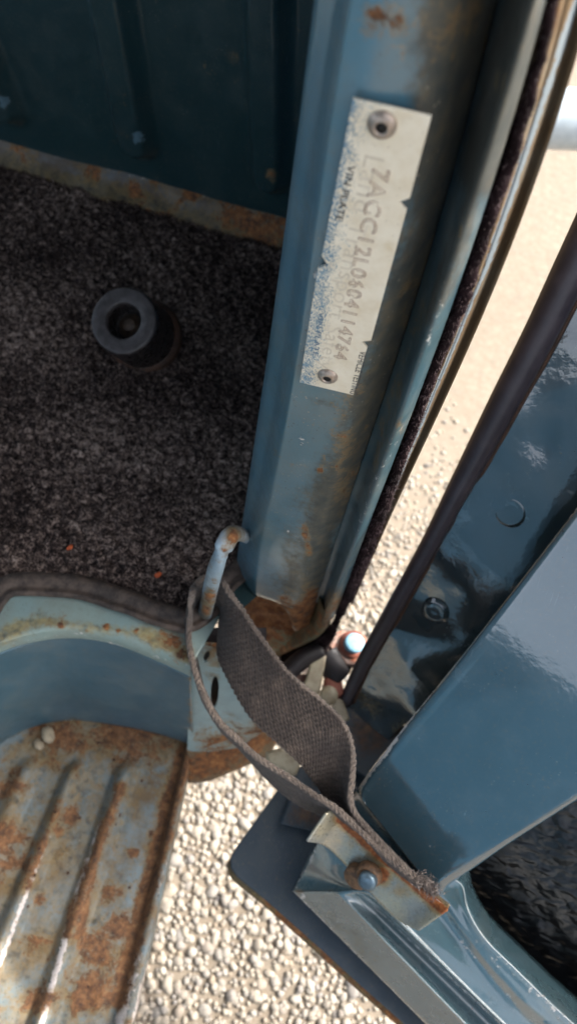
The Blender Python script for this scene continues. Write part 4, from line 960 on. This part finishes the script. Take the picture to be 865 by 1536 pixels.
# flat bottom of the door's outer skin
ZB = .345
bp = lambda p: Pz(p, ZB)
bo_px = [(428, 1168), (400, 1207), (372, 1246), (352, 1274), (345, 1288), (346, 1302), (356, 1316), (400, 1352), (470, 1414), (540, 1478), (610, 1540), (720, 1640), (1200, 2080), (1500, 1900), (900, 1440), (760, 1330), (600, 1180), (500, 1110)]
ob = bp((440, 1300)); exb = np.array([1., 0, 0]); eyb = np.array([0, 1., 0])
me = fill2d('door_bottom', [[((bp(p)-ob)[0], (bp(p)-ob)[1]) for p in bo_px]], ob-np.array([0, 0, .004]), exb, eyb, .004, .0012)
bm = bmesh.new(); bm.from_mesh(me); bmesh.ops.subdivide_edges(bm, edges=[e for e in bm.edges if e.calc_length() > .03], cuts=4, use_grid_fill=True); bm.to_mesh(me); bm.free()
link('door_bottom', stains(me), M['door_bottom'], door)
skirt = smooth_path([bp(p)+np.array([0, 0, -.001]) for p in bo_px[4:13]], 80); sk2 = smooth_path([Pz((p[0]+4, p[1]+2), ZB-.022) for p in bo_px[4:13]], 80)
skd = unit(np.cross((0, 0, 1), skirt[60]-skirt[20])); skd = skd if skd.dot(np.array([-1, -1, 0])) > 0 else -skd
G = catmull_across([skirt-skd*.002, skirt+skd*.003-np.array([0, 0, .004]), .5*(skirt+sk2)+skd*.004, sk2+skd*.001], 4)
link('door_skirt', stains(grid_mesh('door_skirt', G, .001), rust=[(400, 1352, 610, 1540, 14, .45)], stain=[(350, 1310, 610, 1540, 30, .8)]), M['brown'], door)
# bit of plate under the strap on the bottom
G = quadgrid([(440, 1185), (500, 1180), (505, 1255), (420, 1235)], 20, 20, lambda p: Pz(p, .36)); link('gusset', stains(grid_mesh('gusset', G, .002), stain=[(460, 1220, 40, .6)]), M['door_bottom'], door)

# clamp plate with bolt
T_ = [(488, 1223), (505, 1225), (524, 1238), (560, 1276), (600, 1311), (632, 1338), (648, 1352), (667, 1367)]
B__ = [(461, 1263), (482, 1267), (500, 1280), (529, 1310), (560, 1345), (582, 1367), (602, 1384), (627, 1396)]
zt = [.500, .489, .484, .482, .482, .483, .486, .494]; zb_ = [.490, .472, .464, .461, .461, .462, .466, .476]
tc_ = smooth_path([Pz(p, z) for p, z in zip(T_, zt)], 70); bc_ = smooth_path([Pz(p, z) for p, z in zip(B__, zb_)], 70)
fold = tc_+np.array([0, 0, -.004])-dn*.006
G = catmull_across([fold, tc_-dn*.0015+np.array([0, 0, .0004]), tc_*.88+bc_*.12, .5*(tc_+bc_), bc_], 8)
me = stains(grid_mesh('strap_clamp', G, .0016), rust=[(510, 1230, 665, 1366, 13, .75), (575, 1312, 22, .7), (600, 1335, 20, .45), (540, 1320, 16, .4), (535, 1260, 20, .35)])
clamp = link('strap_clamp', me, M['clamp'], door)
cn = unit(np.cross(tc_[50]-tc_[20], bc_[35]-tc_[35])); cn = cn if cn.dot(CAM-tc_[35]) > 0 else -cn
mc = Pz((556, 1312), .476)+cn*.001
link('washer', stains(lathe('washer', [(.0084, -.002), (.0086, .0012), (.0078, .0026), (.0066, .0044), (.0062, .0038), (0, .0038)], mc+unit(dd)*-.0012, cn, 26)), M['rustbolt'], clamp)
link('nut', lathe('nut', [(.0085, -.004), (.0085, .001), (.0075, .002), (0, .002)], mc-(tc_[35]-bc_[35])*.42-dd*.004-cn*.001, cn, 12), M['rustbolt'], clamp)
link('bolt', lathe('bolt', [(.0060, .003), (.0060, .0075), (.0050, .0090), (.003, .0094), (0, .0092)], mc, unit(cn+.25*np.array([0, 0, 1])), 20), M['bolt'], clamp)

# ================================================================== check strap
W_S = .042
def V_(p, z): return Pz(p, z)
Upts, Wpts = [], []
def add(u, zu, w, zw): Upts.append(Pz(u, zu)); Wpts.append(Pz(w, zw))
# fixed end between clamp and panel, seen on edge
add((652, 1338), .497, (648, 1340), .455); add((610, 1303), .498, (606, 1305), .455); add((565, 1260), .499, (562, 1263), .456); add((536, 1226), .500, (533, 1230), .457)
# the broad run to the staple
add((527, 1200), .502, (512, 1215), .461); add((529, 1165), .505, (494, 1196), .470); add((529, 1120), .510, (474, 1166), .482); add((514, 1080), .515, (446, 1148), .492); add((478, 1045), .520, (412, 1126), .497)
add((435, 1010), .526, (378, 1082), .500); add((398, 965), .531, (350, 1022), .503); add((364, 915), .535, (331, 968), .506); ROD = unit(Py((304, 938), SY+.003)-Py((335, 822), SY))
def wrap(px, dy, k=1.0): u = Py(px, SY+dy); Upts.append(u); Wpts.append(u+ROD*W_S*k+np.array([0, -.002, 0]))
wrap((345, 890), .006); wrap((334, 872), .012); wrap((320, 866), .017); wrap((306, 866), .015); wrap((296, 874), .006)
# the narrow run back to the clamp, seen on edge
def away(px, z, tilt=(0, 0)):
    u = Pz(px, z); d = unit(u-CAM)+np.array([tilt[0], tilt[1], 0]); Upts.append(u); Wpts.append(u+unit(d)*W_S)
za = Py((289, 893), YF-.006)[2]
wrap((289, 893), -.006); wrap((285, 935), -.012)
zc = Py((285, 935), SY-.012)[2]
zz_ = lambda t: zc+(.502-zc)*t
away((287, 985), zz_(.15), (.0, .10)); away((301, 1035), zz_(.3), (.0, .06)); away((328, 1082), zz_(.45), (-.03, .0)); away((368, 1122), zz_(.6), (-.06, -.02)); away((420, 1158), zz_(.75), (-.16, -.14)); away((470, 1190), zz_(.88), (-.22, -.2))
away((510, 1217), .502, (-.15, -.14)); add((548, 1253), .500, (542, 1258), .456); add((590, 1294), .498, (586, 1297), .455); add((632, 1330), .497, (628, 1332), .455)
nS = 620
U_ = smooth_path(np.hstack([Upts, Wpts]), nS); Wl = U_[:, 3:]; U_ = U_[:, :3]
wv = Wl-U_; wl_ = np.linalg.norm(wv, axis=1, keepdims=True)
ker = np.ones(31)/31
Wl = U_+wv/wl_*W_S
print('strap widths', wl_.min(), wl_.max())
along = np.concatenate([[0], np.cumsum(np.linalg.norm(np.diff(.5*(U_+Wl), axis=0), axis=1))])
nW = 22; ts = np.linspace(0, 1, nW)
Cg = np.array([U_*(1-t)+Wl*t for t in ts])          # (nW,nS,3)
du = np.gradient(Cg, axis=1); dv = np.gradient(Cg, axis=0); NN = np.cross(du, dv); NN /= np.linalg.norm(NN, axis=2, keepdims=True)
th = .0042
# closed cross-section: front face, rounded edge, back face, rounded edge
rings, uvs, wr = [], [], []
def lay(t, off, ext=0.0): 
    k = t*(nW-1); i = int(min(k, nW-2)); f_ = k-i; c = Cg[i]*(1-f_)+Cg[i+1]*f_; n_ = NN[i]*(1-f_)+NN[i+1]*f_; e = unit_rows(Wl-U_)
    return c+n_*off+e*ext
def unit_rows(a): return a/np.linalg.norm(a, axis=1, keepdims=True)
sec = []
for t in np.linspace(.03, .97, 20): sec.append((t, th/2, 0, 0))
for a in np.linspace(70, -70, 6): sec.append((1.0, th/2*math.sin(math.radians(a)), -.0012+.0016*math.cos(math.radians(a)), 1))
for t in np.linspace(.97, .03, 20): sec.append((t, -th/2, 0, 0))
for a in np.linspace(-70, 70, 6): sec.append((0.0, th/2*math.sin(math.radians(a)), .0012-.0016*math.cos(math.radians(a)), 1))
SV = []; 
knob = .00055*np.sin(along*2*math.pi/.0042)
for (t, off, ext, edge) in sec:
    r = lay(t, off*(1+(0 if not edge else .0)), ext)
    if edge:
        sgn = -1 if t == 0 else 1
        r = r+unit_rows(Wl-U_)*(sgn*knob*(1 if off > 0 else -1))[:, None]+lay(t, 1, 0)*0
    SV.append(r); uvs.append(np.stack([along, np.full(nS, t*W_S+(off if edge else 0))], -1)); wr.append(np.full(nS, 1.0 if edge else max(0, 1-min(t, 1-t)/.09)*.7))
SV = np.array(SV); K_ = len(sec)
SV = SV+NN[10][None]*((vnoise(SV, 55, 72)-.5)*.0030)[..., None]
SV = SV+((vnoise(SV, 350, 71)-.5)*.0008)[..., None]*np.array([.5, .5, 1])
idx = lambda k, j: (k % K_)*nS+j
Fc = [(idx(k, j), idx(k, j+1), idx(k+1, j+1), idx(k+1, j)) for k in range(K_) for j in range(nS-1)]
me = mesh_from('check_strap', SV.reshape(-1, 3), Fc+[tuple(idx(k, 0) for k in range(K_)), tuple(idx(k, nS-1) for k in range(K_-1, -1, -1))])
bm = bmesh.new(); bm.from_mesh(me); bmesh.ops.recalc_face_normals(bm, faces=bm.faces); bm.to_mesh(me); bm.free()
set_attr(me, 'wear_glint', np.array(wr).reshape(-1))
l = me.uv_layers.new(name='UVMap'); li = np.zeros(len(me.loops), dtype=np.int32); me.loops.foreach_get('vertex_index', li); l.data.foreach_set('uv', np.array(uvs).reshape(-1, 2)[li].astype(np.float32).ravel())
strap = link('check_strap', me, M['strap'], base=.5*(U_[300]+Wl[300]), label='worn dark grey webbing strap looped from the pillar bracket to the door clamp', cat='strap')
HV, HF = [], []
for k in range(6000):
    j = rng.integers(1, nS-1); onU = rng.random() < .7
    p = U_[j] if onU else Cg[rng.integers(0, nW), j]; d = rng.normal(size=3)
    if onU: d = d*.7+(unit(U_[j]-Wl[j]))*1.0
    d = unit(d); p = p+NN[0, j]*rng.uniform(-.002, .002)+rng.normal(0, .0004, 3) if onU else p+NN[0, j]*(th/2)*(1 if rng.random() < .5 else -1)
    L = rng.exponential(.0009)+.0003; e = p+d*min(L, .004); s = unit(np.cross(d, rng.normal(size=3)))*.00010; n0 = len(HV); HV += [p-s, p+s, e]; HF.append((n0, n0+1, n0+2))
# frayed end by the panel
for k in range(500):
    p = U_[rng.integers(0, 14)]+rng.normal(0, .0022, 3); d = unit(rng.normal(size=3)+dd*.6+np.array([0, 0, .5])); e = p+d*rng.uniform(.002, .006); s = unit(np.cross(d, rng.normal(size=3)))*.0003; n0 = len(HV); HV += [p-s, p+s, e]; HF.append((n0, n0+1, n0+2))
link('frayed_fibres', mesh_from('frayed_fibres', HV, HF, False), M['fibre'], strap, kind='stuff')

# ================================================================== hinge between pillar and door
hz = .40
hinge = thing('door_hinge', 'rusty lower door hinge in sunlight between pillar and door', 'hinge', Pz((490, 1010), .36))
def plate_z(name, px, z, th_, mat, parent, bev=.001):
    o = Pz(px[0], z); return link(name, fill2d(name, [[((Pz(p, z)-o)[0], (Pz(p, z)-o)[1]) for p in px]], o-np.array([0, 0, th_]), (1, 0, 0), (0, 1, 0), th_, bev), mat, parent)
plate_z('hinge_leaf', [(488, 962), (497, 949), (515, 946), (535, 949), (549, 962), (552, 985), (540, 1000), (520, 998), (508, 985), (497, 975)], .392, .006, M['hinge_white'], hinge, .0015)
kc = Pz((530, 966), .396)
link('hinge_pin', lathe('hinge_pin', [(.0085, -.004), (.0085, .004), (.0075, .0052), (.005, .0056), (0, .0056)], kc, (0.1, 0, 1), 24), M['hinge_blue'], hinge)
link('pin_washer', lathe('pin_washer', [(.006, -.003), (.0115, -.003), (.012, .0000), (.008, .0006)], kc, (0, 0, 1), 24), M['hinge_red'], hinge)
link('hinge_barrel', sweep('hinge_barrel', smooth_path([Pz((488, 980), .386), Pz((500, 1000), .384), Pz((510, 1012), .380)], 12), .0125, 16), M['black'], hinge)
plate_z('hinge_arm', [(469, 979), (480, 977), (489, 984), (487, 1000), (479, 1038), (466, 1044), (449, 1036), (458, 1018)], .402, .012, M['cream'], hinge, .002)
plate_z('hinge_knuckle', [(488, 1012), (512, 1018), (516, 1040), (500, 1050), (482, 1042)], .385, .014, M['hinge_red'], hinge, .003)
link('hinge_bolt', lathe('hinge_bolt', [(.0080, 0), (.008, .004), (.006, .006), (0, .0062)], Pz((492, 1044), .384), (0, 0, 1), 12), M['cream'], hinge)
plate_z('hinge_tab', [(500, 1046), (514, 1050), (524, 1078), (514, 1084), (496, 1062)], .380, .005, M['cream'], hinge, .0015)
plate_z('hinge_shoe', [(436, 1010), (462, 1012), (458, 1034), (440, 1030)], .386, .01, M['hinge_white'], hinge, .002)
plate_z('hinge_block', [(398, 1128), (420, 1122), (452, 1140), (446, 1160), (436, 1163), (400, 1146)], .385, .012, M['cream'], hinge, .003)
link('grimy_stop', sweep('grimy_stop', smooth_path([Pz((430, 1010), .40), Pz((452, 990), .402), Pz((480, 975), .40)], 14), .008, 12), M['black'], hinge)

# ================================================================== pale pipe lying beyond the door
pz = .30
pipe = link('pipe', sweep('pipe', smooth_path([Pz((760, 174), pz), Pz((812, 177), pz), Pz((865, 180), pz), Pz((1000, 186), pz)], 30), .042, 28), M['pipe'], base=Pz((865, 180), 0), label='pale round pipe blurred at the upper right beyond the pillar', cat='pipe')
pipe_r = np.linalg.norm(Pz((830, 205), pz)-Pz((830, 150), pz))/2; print('pipe r', pipe_r)
